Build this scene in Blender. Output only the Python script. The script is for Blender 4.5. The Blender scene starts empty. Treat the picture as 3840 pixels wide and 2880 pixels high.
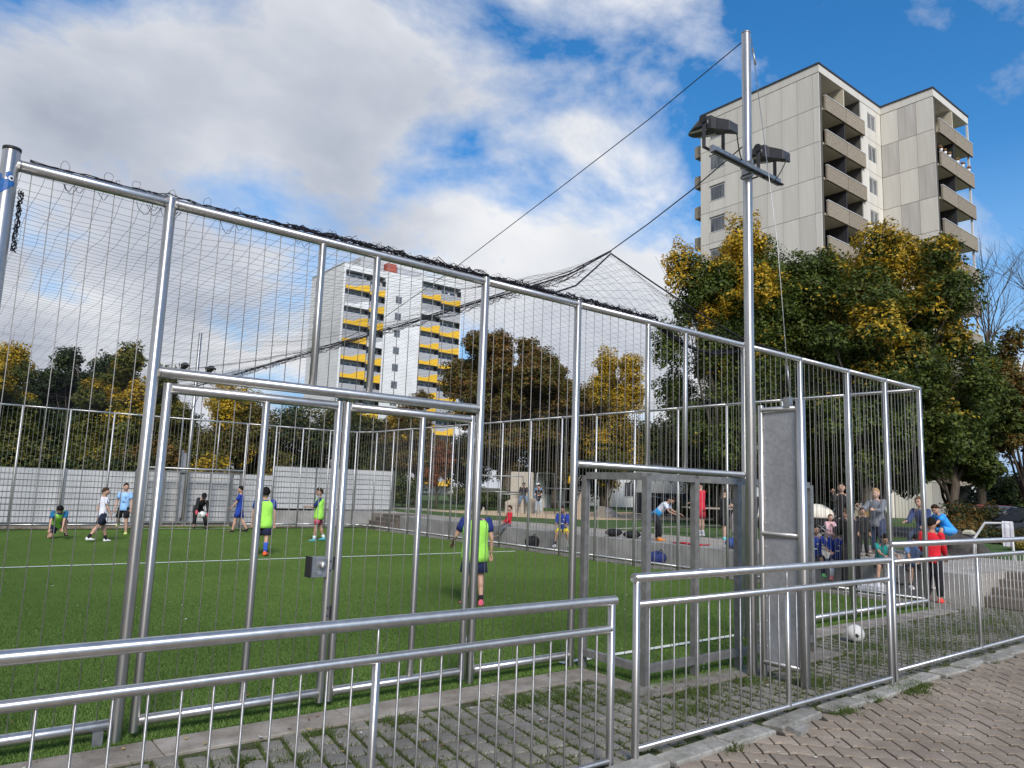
import bpy, bmesh, math, random
import numpy as np
from mathutils import Vector, Matrix, Euler, noise as mnoise

R = math.radians
scn = bpy.context.scene
col = scn.collection
random.seed(7)

# ---------------------------------------------------------------- camera
YAW, PITCH, ROLL, FOC, EYE = R(51.834), R(8.044), R(2.029), 2755.5, 1.70
fw = Vector((math.cos(YAW)*math.cos(PITCH), math.sin(YAW)*math.cos(PITCH), math.sin(PITCH)))
rt = Vector((math.sin(YAW), -math.cos(YAW), 0.0))
up = rt.cross(fw)
r2 = rt*math.cos(ROLL) + up*math.sin(ROLL)
u2 = up*math.cos(ROLL) - rt*math.sin(ROLL)
cam_data = bpy.data.cameras.new('camera')
cam = bpy.data.objects.new('camera', cam_data)
col.objects.link(cam)
cam.matrix_world = Matrix(((r2.x, u2.x, -fw.x, 0), (r2.y, u2.y, -fw.y, 0), (r2.z, u2.z, -fw.z, EYE), (0, 0, 0, 1)))
cam_data.sensor_fit = 'HORIZONTAL'
cam_data.sensor_width = 36.0
cam_data.lens = 36.0*FOC/3840.0
cam_data.clip_start = 0.05
cam_data.clip_end = 3000
scn.camera = cam

# ---------------------------------------------------------------- sky, sun, exposure
SUN_AZ = Vector((-0.42, -0.9)).normalized()     # horizontal direction towards the sun
SUN_EL = R(38)
w = bpy.data.worlds.new('World'); scn.world = w; w.use_nodes = True
nt = w.node_tree; nt.nodes.clear()
def N(t, **kw):
    n = nt.nodes.new(t)
    for k, v in kw.items(): setattr(n, k, v)
    return n
def L(a, b): nt.links.new(a, b)
def MATH(op, a, b=None, c=None, clamp=False):
    n = nt.nodes.new('ShaderNodeMath'); n.operation = op; n.use_clamp = clamp
    for i, v in enumerate((a, b, c)):
        if v is None: continue
        if isinstance(v, (int, float)): n.inputs[i].default_value = v
        else: nt.links.new(v, n.inputs[i])
    return n.outputs[0]
def RAMP(fac, stops):
    n = nt.nodes.new('ShaderNodeValToRGB'); e = n.color_ramp.elements
    while len(e) < len(stops): e.new(0.5)
    for k, (p, c) in enumerate(stops):
        e[k].position = p; e[k].color = (*c, 1) if len(c) == 3 else c
    nt.links.new(fac, n.inputs[0]); return n.outputs[0]
def MIX(f, a, b):
    n = nt.nodes.new('ShaderNodeMix'); n.data_type = 'RGBA'
    for s, v in ((0, f), (6, a), (7, b)):
        if isinstance(v, (int, float)): n.inputs[s].default_value = v
        elif isinstance(v, tuple): n.inputs[s].default_value = (*v, 1)
        else: nt.links.new(v, n.inputs[s])
    return n.outputs[2]
sky = N('ShaderNodeTexSky', sky_type='NISHITA', sun_disc=False)
sky.sun_elevation = SUN_EL; sky.sun_rotation = math.atan2(SUN_AZ.x, SUN_AZ.y)
sky.altitude = 100; sky.air_density = 1.0; sky.dust_density = 0.6; sky.ozone_density = 2.0
hs = N('ShaderNodeHueSaturation'); hs.inputs['Saturation'].default_value = 1.38; hs.inputs['Value'].default_value = 1.45
L(sky.outputs[0], hs.inputs['Color'])
tc = N('ShaderNodeTexCoord')
sp = N('ShaderNodeSeparateXYZ'); L(tc.outputs['Generated'], sp.inputs[0])
den = MATH('ADD', MATH('MAXIMUM', sp.outputs[2], 0.0), 0.42)
cb = N('ShaderNodeCombineXYZ')
L(MATH('DIVIDE', sp.outputs[0], den), cb.inputs[0]); L(MATH('DIVIDE', sp.outputs[1], den), cb.inputs[1])
mp = N('ShaderNodeMapping'); L(cb.outputs[0], mp.inputs[0])
mp.inputs['Location'].default_value = (4.9, 9.6, 4.4)
mp.inputs['Rotation'].default_value = (0, 0, R(20)); mp.inputs['Scale'].default_value = (0.85, 1.0, 1.0)
def NOISE(scale, detail, rough, dist, vec):
    n = N('ShaderNodeTexNoise'); n.inputs['Scale'].default_value = scale; n.inputs['Detail'].default_value = detail
    n.inputs['Roughness'].default_value = rough; n.inputs['Distortion'].default_value = dist
    L(vec, n.inputs['Vector']); return n.outputs[0]
n1 = NOISE(1.25, 4, 0.5, 0.15, mp.outputs[0])       # cloud banks
n2 = NOISE(3.4, 10, 0.58, 0.25, mp.outputs[0])      # puffs and frayed edges
n3 = NOISE(1.9, 6, 0.5, 0.1, mp.outputs[0])         # light and dark within the banks
# cover: a broad bank on one side of the sky, broken blue on the other
bank = MATH('ADD', MATH('MULTIPLY', sp.outputs[0], -0.16), MATH('MULTIPLY', sp.outputs[1], 0.16))
cov = MATH('ADD', MATH('ADD', n1, bank), MATH('MULTIPLY', MATH('SUBTRACT', n2, 0.5), 0.95))
low = MATH('MULTIPLY', MATH('SUBTRACT', 0.42, sp.outputs[2]), 0.26)
cov = MATH('ADD', MATH('ADD', cov, low), 0.004)
mask = RAMP(cov, [(0.42, (0, 0, 0)), (0.50, (0.42, 0.42, 0.42)), (0.60, (1, 1, 1))])
shade = MATH('ADD', MATH('ADD', MATH('MULTIPLY', n3, 0.75), MATH('MULTIPLY', cov, 0.40)), MATH('MULTIPLY', n2, -0.18))
thick = RAMP(shade, [(0.45, (7.2, 7.25, 7.4)), (0.54, (6.1, 6.3, 6.7)), (0.63, (4.4, 4.7, 5.35)), (0.72, (3.1, 3.45, 4.2))])
hz = RAMP(sp.outputs[2], [(0.05, (1, 1, 1)), (0.40, (0, 0, 0))])
blue = MIX(hz, hs.outputs[0], (2.6, 4.4, 7.0))
skyc = MIX(mask, blue, thick)
bg = N('ShaderNodeBackground'); bg.inputs['Strength'].default_value = 0.115
L(skyc, bg.inputs[0])
wo = N('ShaderNodeOutputWorld'); L(bg.outputs[0], wo.inputs[0])

sd = bpy.data.lights.new('sun', 'SUN'); sd.energy = 3.4; sd.angle = R(20); sd.color = (1.0, 0.94, 0.86)
so = bpy.data.objects.new('sun', sd); col.objects.link(so)
sdir = Vector((SUN_AZ.x*math.cos(SUN_EL), SUN_AZ.y*math.cos(SUN_EL), math.sin(SUN_EL)))
so.rotation_euler = sdir.to_track_quat('Z', 'Y').to_euler(); so.location = sdir*60
scn.view_settings.view_transform = 'Standard'; scn.view_settings.look = 'None'
scn.view_settings.exposure = 0.14; scn.view_settings.gamma = 1.0; scn.view_settings.use_curve_mapping = False

# ---------------------------------------------------------------- materials
MATS = {}
def mat(name, c, rough=0.8, metal=0.0, var=0.12, scale=6.0, bump=0.0, bscale=60.0, c2=None, sheen=0.0, trans=None, attr=False, spec=0.4, stretch=None, edge=(0.35, 0.65), tint=None, fine=None, orand=0.0, wvar=None):
    """procedural material: base colour broken up by noise, fine bump"""
    if name in MATS: return MATS[name]
    m = bpy.data.materials.new(name); m.use_nodes = True; MATS[name] = m
    t = m.node_tree; b = t.nodes['Principled BSDF']
    b.inputs['Roughness'].default_value = rough; b.inputs['Metallic'].default_value = metal
    b.inputs['Specular IOR Level'].default_value = spec
    co = t.nodes.new('ShaderNodeTexCoord'); src = co.outputs['Object']
    if stretch:
        mm = t.nodes.new('ShaderNodeMapping'); mm.inputs['Scale'].default_value = stretch
        t.links.new(src, mm.inputs[0]); src = mm.outputs[0]
    nz = t.nodes.new('ShaderNodeTexNoise'); nz.inputs['Scale'].default_value = scale; nz.inputs['Detail'].default_value = 6
    nz.inputs['Roughness'].default_value = 0.62
    t.links.new(src, nz.inputs['Vector'])
    rp = t.nodes.new('ShaderNodeValToRGB'); rp.color_ramp.elements[0].position = edge[0]; rp.color_ramp.elements[1].position = edge[1]
    d = c2 if c2 else tuple(min(1, v*(1+var)) for v in c)
    a = c if c2 else tuple(v*(1-var) for v in c)
    rp.color_ramp.elements[0].color = (*a, 1); rp.color_ramp.elements[1].color = (*d, 1)
    t.links.new(nz.outputs[0], rp.inputs[0]); out = rp.outputs[0]
    if attr:
        at = t.nodes.new('ShaderNodeAttribute'); at.attribute_name = 'Col'
        mx = t.nodes.new('ShaderNodeMix'); mx.data_type = 'RGBA'; mx.blend_type = 'MULTIPLY'; mx.inputs[0].default_value = 1
        t.links.new(at.outputs['Color'], mx.inputs[6]); t.links.new(out, mx.inputs[7]); out = mx.outputs[2]
    if fine:          # second, finer layer of colour variation: (scale, amount)
        nf = t.nodes.new('ShaderNodeTexNoise'); nf.inputs['Scale'].default_value = fine[0]; nf.inputs['Detail'].default_value = 3
        t.links.new(src, nf.inputs['Vector'])
        rf = t.nodes.new('ShaderNodeValToRGB'); rf.color_ramp.elements[0].position = 0.3; rf.color_ramp.elements[1].position = 0.7
        lo = 1-fine[1]; hi = 1+fine[1]*0.6
        rf.color_ramp.elements[0].color = (lo, lo, lo, 1); rf.color_ramp.elements[1].color = (hi, hi, hi, 1)
        t.links.new(nf.outputs[0], rf.inputs[0])
        mf = t.nodes.new('ShaderNodeMix'); mf.data_type = 'RGBA'; mf.blend_type = 'MULTIPLY'; mf.inputs[0].default_value = 1
        t.links.new(out, mf.inputs[6]); t.links.new(rf.outputs[0], mf.inputs[7]); out = mf.outputs[2]
    def darken(val, lo, hi):
        global_ = t.nodes.new('ShaderNodeMapRange'); global_.inputs['To Min'].default_value = lo; global_.inputs['To Max'].default_value = hi
        t.links.new(val, global_.inputs['Value'])
        mz = t.nodes.new('ShaderNodeMix'); mz.data_type = 'RGBA'; mz.blend_type = 'MULTIPLY'; mz.inputs[0].default_value = 1
        t.links.new(out, mz.inputs[6]); t.links.new(global_.outputs[0], mz.inputs[7]); return mz.outputs[2]
    if orand:         # each piece its own tone
        oi_ = t.nodes.new('ShaderNodeObjectInfo'); out = darken(oi_.outputs['Random'], 1-orand, 1+orand*0.6)
    if wvar:          # slow variation over the ground: (scale, amount)
        ge = t.nodes.new('ShaderNodeNewGeometry'); nw = t.nodes.new('ShaderNodeTexNoise'); nw.inputs['Scale'].default_value = wvar[0]; nw.inputs['Detail'].default_value = 5
        t.links.new(ge.outputs['Position'], nw.inputs['Vector']); out = darken(nw.outputs[0], 1-wvar[1]*1.6, 1+wvar[1]*1.6)
    t.links.new(out, b.inputs['Base Color'])
    if sheen:
        b.inputs['Sheen Weight'].default_value = sheen; b.inputs['Sheen Roughness'].default_value = 0.4
        if tint: b.inputs['Sheen Tint'].default_value = (*tint, 1)
    if bump:
        n2_ = t.nodes.new('ShaderNodeTexNoise'); n2_.inputs['Scale'].default_value = bscale; n2_.inputs['Detail'].default_value = 5
        t.links.new(src, n2_.inputs['Vector'])
        bp = t.nodes.new('ShaderNodeBump'); bp.inputs['Strength'].default_value = bump; bp.inputs['Distance'].default_value = 0.02
        t.links.new(n2_.outputs[0], bp.inputs['Height']); t.links.new(bp.outputs[0], b.inputs['Normal'])
    if trans:
        tr = t.nodes.new('ShaderNodeBsdfTranslucent'); t.links.new(out, tr.inputs[0])
        ms = t.nodes.new('ShaderNodeMixShader'); ms.inputs[0].default_value = trans
        t.links.new(b.outputs[0], ms.inputs[1]); t.links.new(tr.outputs[0], ms.inputs[2])
        t.links.new(ms.outputs[0], t.nodes['Material Output'].inputs[0])
    return m
steel = mat('brushed_steel', (0.62, 0.605, 0.58), rough=0.44, metal=0.92, var=0.12, fine=(26, 0.16), scale=9, bump=0.03, bscale=300, stretch=(1, 1, 0.12))
steel_rail = mat('brushed_steel_rail', (0.62, 0.605, 0.58), rough=0.40, metal=0.92, var=0.08, fine=(22, 0.10), scale=9, bump=0.03, bscale=300, stretch=(0.12, 1, 1))
steel_bar = mat('dull_steel_bar', (0.42, 0.41, 0.395), rough=0.46, metal=0.85, var=0.14, scale=9, fine=(30, 0.15))
for m_ in (steel, steel_rail, steel_bar):      # drawn tubes: the sheen spreads along the tube
    t_ = m_.node_tree; b_ = t_.nodes['Principled BSDF']; tn = t_.nodes.new('ShaderNodeTangent'); tn.direction_type = 'RADIAL'; tn.axis = 'Z'
    t_.links.new(tn.outputs[0], b_.inputs['Tangent']); b_.inputs['Anisotropic'].default_value = 0.85; b_.inputs['Anisotropic Rotation'].default_value = 0.25
zinc_dk = mat('weathered_galvanised_steel', (0.25, 0.245, 0.235), rough=0.5, metal=0.6, var=0.2, scale=10)
zinc = mat('galvanised_steel', (0.30, 0.305, 0.305), rough=0.45, metal=0.8, var=0.18, scale=14)
zinc_panel = mat('galvanised_sheet', (0.33, 0.335, 0.345), rough=0.55, metal=0.35, var=0.14, scale=3, fine=(24, 0.10), bump=0.05, bscale=20)
wire_m = mat('steel_wire', (0.26, 0.25, 0.235), rough=0.6, metal=0.5, var=0.2, scale=30)
black = mat('black_plastic', (0.018, 0.018, 0.02), rough=0.55, var=0.2)
lampgrey = mat('lamp_housing_grey', (0.045, 0.047, 0.052), rough=0.5, var=0.15)
netm = mat('net_cord', (0.012, 0.012, 0.018), rough=0.9, var=0.3)
white = mat('white_paint', (0.75, 0.75, 0.74), rough=0.6, var=0.06)
glass = mat('window_glass', (0.05, 0.06, 0.075), rough=0.08, var=0.25, scale=0.6, spec=0.8)
lens = mat('lamp_glass', (0.55, 0.55, 0.5), rough=0.15, var=0.1, spec=0.8)

# ---------------------------------------------------------------- mesh helpers
def tag(o, label=None, cat=None, group=None, kind=None):
    if label: o['label'] = label
    if cat: o['category'] = cat
    if group: o['group'] = group
    if kind: o['kind'] = kind
    return o
def empty(name, loc=(0, 0, 0), rz=0.0, label=None, cat=None, group=None):
    o = bpy.data.objects.new(name, None); col.objects.link(o)
    o.location = loc; o.rotation_euler = (0, 0, rz); o.empty_display_size = 0.1
    return tag(o, label, cat, group)
def link(name, me, parent=None, loc=(0, 0, 0)):
    o = bpy.data.objects.new(name, me); col.objects.link(o)
    o.location = loc
    if parent: o.parent = parent
    return o
def frame(d):
    d = Vector(d).normalized()
    a = Vector((0, 0, 1)) if abs(d.z) < 0.9 else Vector((1, 0, 0))
    x = d.cross(a).normalized(); return x, d.cross(x).normalized(), d
class MB:
    def __init__(s): s.v = []; s.f = []; s.mi = []; s.sm = []
    def add(s, vs, fs, mi=0, smooth=False):
        k = len(s.v); s.v += [tuple(v) for v in vs]
        for f in fs: s.f.append(tuple(i+k for i in f)); s.mi.append(mi); s.sm.append(smooth)
        return s
    def box(s, lo, hi, mi=0):
        x0, y0, z0 = lo; x1, y1, z1 = hi
        return s.add([(x0,y0,z0),(x1,y0,z0),(x1,y1,z0),(x0,y1,z0),(x0,y0,z1),(x1,y0,z1),(x1,y1,z1),(x0,y1,z1)],
                     [(3,2,1,0),(4,5,6,7),(0,1,5,4),(1,2,6,5),(2,3,7,6),(3,0,4,7)], mi)
    def cham(s, lo, hi, c=0.01, mi=0):
        """box with chamfered top edge"""
        x0,y0,z0 = lo; x1,y1,z1 = hi
        v = [(x0,y0,z0),(x1,y0,z0),(x1,y1,z0),(x0,y1,z0),(x0,y0,z1-c),(x1,y0,z1-c),(x1,y1,z1-c),(x0,y1,z1-c),
             (x0+c,y0+c,z1),(x1-c,y0+c,z1),(x1-c,y1-c,z1),(x0+c,y1-c,z1)]
        f = [(8,9,10,11)]+[(i,(i+1)%4,4+(i+1)%4,4+i) for i in range(4)]+[(4+i,4+(i+1)%4,8+(i+1)%4,8+i) for i in range(4)]
        return s.add(v, f, mi)
    def loft(s, rings, mi=0, caps=True, smooth=True, closed=True):
        n = len(rings[0]); vs = [p for r in rings for p in r]; fs = []
        for i in range(len(rings)-1):
            for j in range(n if closed else n-1):
                a = i*n+j; b = i*n+(j+1) % n
                fs.append((a, b, b+n, a+n))
        s.add(vs, fs, mi, smooth)
        if caps and closed:
            k = len(s.v)-len(vs)
            s.f.append(tuple(k+j for j in reversed(range(n)))); s.mi.append(mi); s.sm.append(False)
            s.f.append(tuple(k+(len(rings)-1)*n+j for j in range(n))); s.mi.append(mi); s.sm.append(False)
        return s
    def tube(s, pts, r, n=10, mi=0, caps=True):
        pts = [Vector(p) for p in pts]; rings = []
        rr = r if isinstance(r, (list, tuple)) else [r]*len(pts)
        x0 = None
        for i, p in enumerate(pts):
            d = pts[min(i+1, len(pts)-1)]-pts[max(i-1, 0)]
            if d.length < 1e-9: d = Vector((0, 0, 1))
            d.normalize()
            if x0 is None: x0 = frame(d)[0]
            x0 = x0-d*x0.dot(d)
            if x0.length < 1e-6: x0 = frame(d)[0]
            x0.normalize(); y = d.cross(x0)
            rings.append([p+(x0*math.cos(2*math.pi*j/n)+y*math.sin(2*math.pi*j/n))*rr[i] for j in range(n)])
        return s.loft(rings, mi, caps)
    def ball(s, c, r, axes=None, nu=10, nv=7, mi=0):
        """ellipsoid: r = (rx, ry, rz) on axes"""
        if not isinstance(r, (tuple, list)): r = (r, r, r)
        ax = axes or (Vector((1,0,0)), Vector((0,1,0)), Vector((0,0,1))); c = Vector(c)
        rings = []
        for i in range(nv+1):
            t = math.pi*(i+0.02)/(nv+0.04)
            rings.append([c+ax[0]*(r[0]*math.sin(t)*math.cos(2*math.pi*j/nu))+ax[1]*(r[1]*math.sin(t)*math.sin(2*math.pi*j/nu))-ax[2]*(r[2]*math.cos(t)) for j in range(nu)])
        return s.loft(rings, mi)
    def prism(s, poly, d, mi=0):
        """extrude planar polygon (list of 3D points) by vector d"""
        n = len(poly); d = Vector(d); p = [Vector(q) for q in poly]
        return s.add(p+[q+d for q in p], [tuple(reversed(range(n))), tuple(range(n, 2*n))]+[(i, (i+1) % n, n+(i+1) % n, n+i) for i in range(n)], mi)
    def mesh(s, name, mats, off=(0, 0, 0)):
        me = bpy.data.meshes.new(name); o = Vector(off)
        me.from_pydata([(v[0]-o.x, v[1]-o.y, v[2]-o.z) for v in s.v], [], s.f)
        for m in (mats if isinstance(mats, (list, tuple)) else [mats]): me.materials.append(m)
        me.polygons.foreach_set('material_index', s.mi); me.polygons.foreach_set('use_smooth', s.sm)
        me.update(); return me
    def build(s, name, mats, parent=None, kind=None):
        """vertices are in world space; parents are unrotated Empties"""
        off = parent_loc(parent) if parent else Vector((0, 0, 0))
        o = link(name, s.mesh(name, mats, off), parent)
        if kind: o['kind'] = kind
        return o
    def local(s, name, mats, parent):
        return link(name, s.mesh(name, mats), parent)
def parent_loc(p):
    v = Vector((0, 0, 0))
    while p: v = v+Vector(p.location); p = p.parent
    return v
RODS = {}
def rod(name, p0, p1, r, m, parent=None, n=10):
    """one tube as its own object; alike tubes share their mesh"""
    p0 = Vector(p0); p1 = Vector(p1); d = p1-p0; Ln = d.length
    key = (round(Ln, 3), r, m.name, n)
    if key not in RODS:
        b = MB().tube([(0, 0, 0), (0, 0, Ln)], r, n); RODS[key] = b.mesh(name, m)
    off = parent_loc(parent) if parent else Vector((0, 0, 0))
    o = link(name, RODS[key], parent, p0-off)
    if abs(d.x)+abs(d.y) > 1e-6: o.rotation_euler = d.to_track_quat('Z', 'Y').to_euler()
    return o
def boxobj(name, lo, hi, m, parent=None, c=0.0, kind=None):
    """box with origin at its min corner so alike boxes share a mesh"""
    sz = tuple(round(hi[i]-lo[i], 4) for i in range(3)); key = ('b', sz, m.name, c)
    if key not in RODS:
        b = MB(); (b.cham((0, 0, 0), sz, c) if c else b.box((0, 0, 0), sz)); RODS[key] = b.mesh(name, m)
    off = parent_loc(parent) if parent else Vector((0, 0, 0))
    o = link(name, RODS[key], parent, Vector(lo)-off)
    if kind: o['kind'] = kind
    return o
def npmesh(name, V, F, m, colors=None, smooth=False):
    """V (n,3) float, F (k,3|4) int"""
    me = bpy.data.meshes.new(name); k = F.shape[1]
    me.vertices.add(len(V)); me.vertices.foreach_set('co', V.astype(np.float32).ravel())
    me.loops.add(F.size); me.loops.foreach_set('vertex_index', F.astype(np.int32).ravel())
    me.polygons.add(len(F)); me.polygons.foreach_set('loop_start', np.arange(0, F.size, k, dtype=np.int32))
    if colors is not None:
        at = me.attributes.new('Col', 'FLOAT_COLOR', 'POINT')
        at.data.foreach_set('color', np.concatenate([colors, np.ones((len(V), 1))], 1).astype(np.float32).ravel())
    me.materials.append(m); me.update(calc_edges=True); me.validate()
    if smooth: me.polygons.foreach_set('use_smooth', [True]*len(F))
    return me
# ================================================================ the setting
m_ground = mat('soil_lawn', (0.045, 0.06, 0.025), rough=0.95, c2=(0.10, 0.085, 0.05), scale=1.2, bump=0.3, bscale=30)
m_turf = mat('artificial_turf', (0.034, 0.070, 0.014), rough=0.95, c2=(0.056, 0.100, 0.022), scale=3.0, bump=0.6, bscale=85, spec=0.03)
m_line = mat('turf_line_white', (0.62, 0.66, 0.56), rough=0.9, c2=(0.80, 0.82, 0.77), scale=9, bump=0.6, bscale=90)
m_strip = mat('concrete_strip', (0.17, 0.145, 0.115), rough=0.95, c2=(0.30, 0.275, 0.24), scale=4.5, bump=0.35, bscale=60, orand=0.15, wvar=(2.5, 0.2))
m_joint = mat('mossy_joint', (0.050, 0.042, 0.026), rough=1.0, c2=(0.055, 0.085, 0.020), scale=9, bump=0.6, bscale=90)
m_paver = mat('concrete_paver', (0.190, 0.174, 0.145), rough=0.92, c2=(0.285, 0.264, 0.225), scale=3.1, bump=0.35, bscale=140, fine=(60, 0.2), orand=0.2, wvar=(0.8, 0.16))
m_wave = mat('wave_paver', (0.230, 0.184, 0.138), rough=0.92, c2=(0.330, 0.272, 0.212), scale=2.6, bump=0.35, bscale=150, fine=(55, 0.22), orand=0.16, wvar=(0.9, 0.2))
m_wjoint = mat('path_joint', (0.022, 0.018, 0.013), rough=1.0, c2=(0.045, 0.038, 0.028), scale=10)
m_kerb = mat('kerb_stone', (0.20, 0.19, 0.165), rough=0.9, c2=(0.31, 0.30, 0.27), scale=5, bump=0.3, bscale=80, orand=0.18, fine=(30, 0.2))
m_conc = mat('retaining_concrete', (0.25, 0.245, 0.228), rough=0.9, c2=(0.39, 0.385, 0.36), scale=1.7, bump=0.2, bscale=35)
m_terr = mat('terrace_gravel', (0.25, 0.225, 0.19), rough=0.95, c2=(0.36, 0.33, 0.285), scale=2.2, bump=0.3, bscale=70)
m_lawn = mat('lawn', (0.035, 0.075, 0.014), rough=0.95, c2=(0.075, 0.13, 0.028), scale=2.5, bump=0.9, bscale=50)
m_sand = mat('play_sand', (0.42, 0.31, 0.19), rough=1.0, c2=(0.56, 0.43, 0.28), scale=1.8, bump=0.4, bscale=40)
m_road = mat('asphalt', (0.045, 0.045, 0.047), rough=0.95, var=0.25, scale=5, bump=0.3, bscale=120)
m_step = mat('step_stone', (0.115, 0.095, 0.078), rough=0.9, c2=(0.18, 0.152, 0.125), scale=4, bump=0.2)

def sheet(name, poly, z, m, parent=None, kind='structure'):
    o = MB().add([(x, y, z) for x, y in poly], [tuple(range(len(poly)))]).build(name, m, parent)
    if kind and not parent: o['kind'] = kind
    return o
def rect(x0, x1, y0, y1): return [(x0, y0), (x1, y0), (x1, y1), (x0, y1)]
sheet('ground', rect(-900, 1200, -900, 1200), -0.06, m_ground)
FY, FAR, SX, LX = 5.45, 26.0, 13.1, 0.2          # front fence, far fence, side fence, left corner
pitch = MB()
pitch.add([(LX-0.1, 5.36, 0), (SX-0.05, 5.36, 0), (SX-0.05, 25.9, 0), (LX-0.1, 25.9, 0)], [(0, 1, 2, 3)])
pitch.add([(5.2, 4.6, 0), (7.95, 4.6, 0), (7.95, 5.36, 0), (5.2, 5.36, 0)], [(0, 1, 2, 3)])
pitch.add([(5.65, 25.9, 0), (8.65, 25.9, 0), (8.65, 26.9, 0), (5.65, 26.9, 0)], [(0, 1, 2, 3)])
pitch_o = pitch.build('artificial_turf_pitch', m_turf); pitch_o['kind'] = 'structure'
sheet('halfway_line', rect(LX, SX-0.4, 15.70, 15.80), 0.018, m_line, pitch_o)
sheet('goal_line', rect(5.1, 8.0, 5.52, 5.60), 0.018, m_line, pitch_o)
sheet('goal_line', rect(5.5, 8.8, 25.62, 25.70), 0.018, m_line, pitch_o)

# turf fibres: one square metre of blades laid tile by tile over the pitch
rt_ = np.random.RandomState(12); nb = 11000
px_ = rt_.rand(nb, 2)-0.5; a_ = rt_.rand(nb)*6.283; t_ = rt_.rand(nb)*6.283; hb = 0.012+0.009*rt_.rand(nb); ln_ = hb*(0.25+0.75*rt_.rand(nb))
Vt = np.zeros((nb, 3, 3)); dw = np.stack([np.cos(a_), np.sin(a_)], 1)*0.0026
Vt[:, 0, :2] = px_-dw; Vt[:, 1, :2] = px_+dw; Vt[:, 2, :2] = px_+np.stack([np.cos(t_)*ln_, np.sin(t_)*ln_], 1); Vt[:, 2, 2] = hb
kc = rt_.rand(nb, 1); Ct = np.array([0.122, 0.235, 0.040])*(1-kc)+np.array([0.255, 0.380, 0.105])*kc
m_fib = mat('turf_fibre', (0.80, 0.80, 0.80), rough=0.6, var=0.06, attr=True, trans=0.32, spec=0.25, wvar=(0.35, 0.22))
tile = bpy.data.objects.new('turf_tile', npmesh('turf_tile', Vt.reshape(-1, 3), np.arange(3*nb).reshape(-1, 3), m_fib, np.repeat(Ct, 3, 0)))
pts_ = [(LX+0.4+i, 5.86+j, 0.0) for i in range(13) for j in range(20)]+[(5.72+i, 4.98, 0.0) for i in range(2)]+[(6.15+i, 26.4, 0) for i in range(3)]
pm = bpy.data.meshes.new('turf_fibres'); pm.from_pydata(pts_, [], []); pm.materials.append(m_fib)
fib = tag(link('turf_fibres', pm), 'green artificial grass fibres covering the pitch', 'grass', kind='stuff')
ng = bpy.data.node_groups.new('lay_turf', 'GeometryNodeTree')
ng.interface.new_socket('Geometry', in_out='INPUT', socket_type='NodeSocketGeometry'); ng.interface.new_socket('Geometry', in_out='OUTPUT', socket_type='NodeSocketGeometry')
gi = ng.nodes.new('NodeGroupInput'); go = ng.nodes.new('NodeGroupOutput'); ip = ng.nodes.new('GeometryNodeInstanceOnPoints')
oi = ng.nodes.new('GeometryNodeObjectInfo'); oi.inputs['Object'].default_value = tile
rv = ng.nodes.new('FunctionNodeRandomValue'); rv.data_type = 'INT'; rv.inputs[4].default_value = 0; rv.inputs[5].default_value = 3
mu = ng.nodes.new('ShaderNodeMath'); mu.operation = 'MULTIPLY'; mu.inputs[1].default_value = math.pi/2
cx = ng.nodes.new('ShaderNodeCombineXYZ')
ng.links.new(rv.outputs[2], mu.inputs[0]); ng.links.new(mu.outputs[0], cx.inputs[2]); ng.links.new(cx.outputs[0], ip.inputs['Rotation'])
ng.links.new(gi.outputs[0], ip.inputs['Points']); ng.links.new(oi.outputs['Geometry'], ip.inputs['Instance']); ng.links.new(ip.outputs[0], go.inputs[0])
fib.modifiers.new('lay', 'NODES').node_group = ng

# concrete strip the front fence stands on, slab by slab
strip = tag(MB().box((-3, 5.02, -0.06), (13.3, 5.358, -0.02)).build('concrete_strip', m_strip), kind='structure')
xs = [-1.2, 0.1, 1.35, 2.62, 3.9, 4.95]
for a, b in list(zip(xs, xs[1:]))+[(8.2, 9.4), (9.4, 10.6), (10.6, 11.8), (11.8, 13.2)]:
    boxobj('slab', (a+0.004, 5.03, -0.05), (b-0.004, 5.352, 0.006), m_strip, strip, c=0.006)
for lo, hi in [((4.955, 4.33), (5.19, 5.352)), ((7.96, 4.33), (8.195, 5.352)), ((5.195, 4.33), (6.6, 4.595)), ((6.608, 4.33), (7.955, 4.595))]:
    boxobj('slab', (lo[0], lo[1], -0.05), (hi[0], hi[1], 0.006), m_strip, strip, c=0.006)

# apron of grass-jointed pavers between the fence and the barrier
apron = sheet('paved_apron', rect(-3, 14.2, 3.30, 5.4), -0.014, m_joint)
side_apron = sheet('paved_apron', rect(13.16, 14.25, 5.4, 27), -0.015, m_joint)
PX, PY, ANG = 0.157, 0.191, R(-9.0)
pw, pl = 0.132, 0.168
pav_mesh = [MB().cham((-pw/2, -pl/2, -0.05), (pw/2, pl/2, 0.0), 0.009).mesh('paver', m_paver) for _ in range(1)][0]
ca, sa = math.cos(ANG), math.sin(ANG)
def in_apron(x, y):
    if 13.25 < x < 14.15 and 3.4 < y < 25: return True
    if not (3.40 < y < 4.97 and -2.5 < x < 14.1): return False
    if 4.9 < x < 8.25 and y > 4.24: return False
    return True
cells = []
for i in range(-40, 140):
    for j in range(-160, 160):
        u = i*PX; v = (j+(0.5 if i % 2 else 0))*PY
        x = 3.0+u*ca-v*sa; y = 4.4+u*sa+v*ca
        if in_apron(x, y): cells.append((x, y))
def seen(x, y):   # rough order of how large a piece shows from the path
    return math.hypot(x, y)+(0 if y > 0.9*0.786*1.35*(4.0-x)*0.55 else 4)
cells.sort(key=lambda c: seen(*c))
rnd = random.Random(3)
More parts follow.
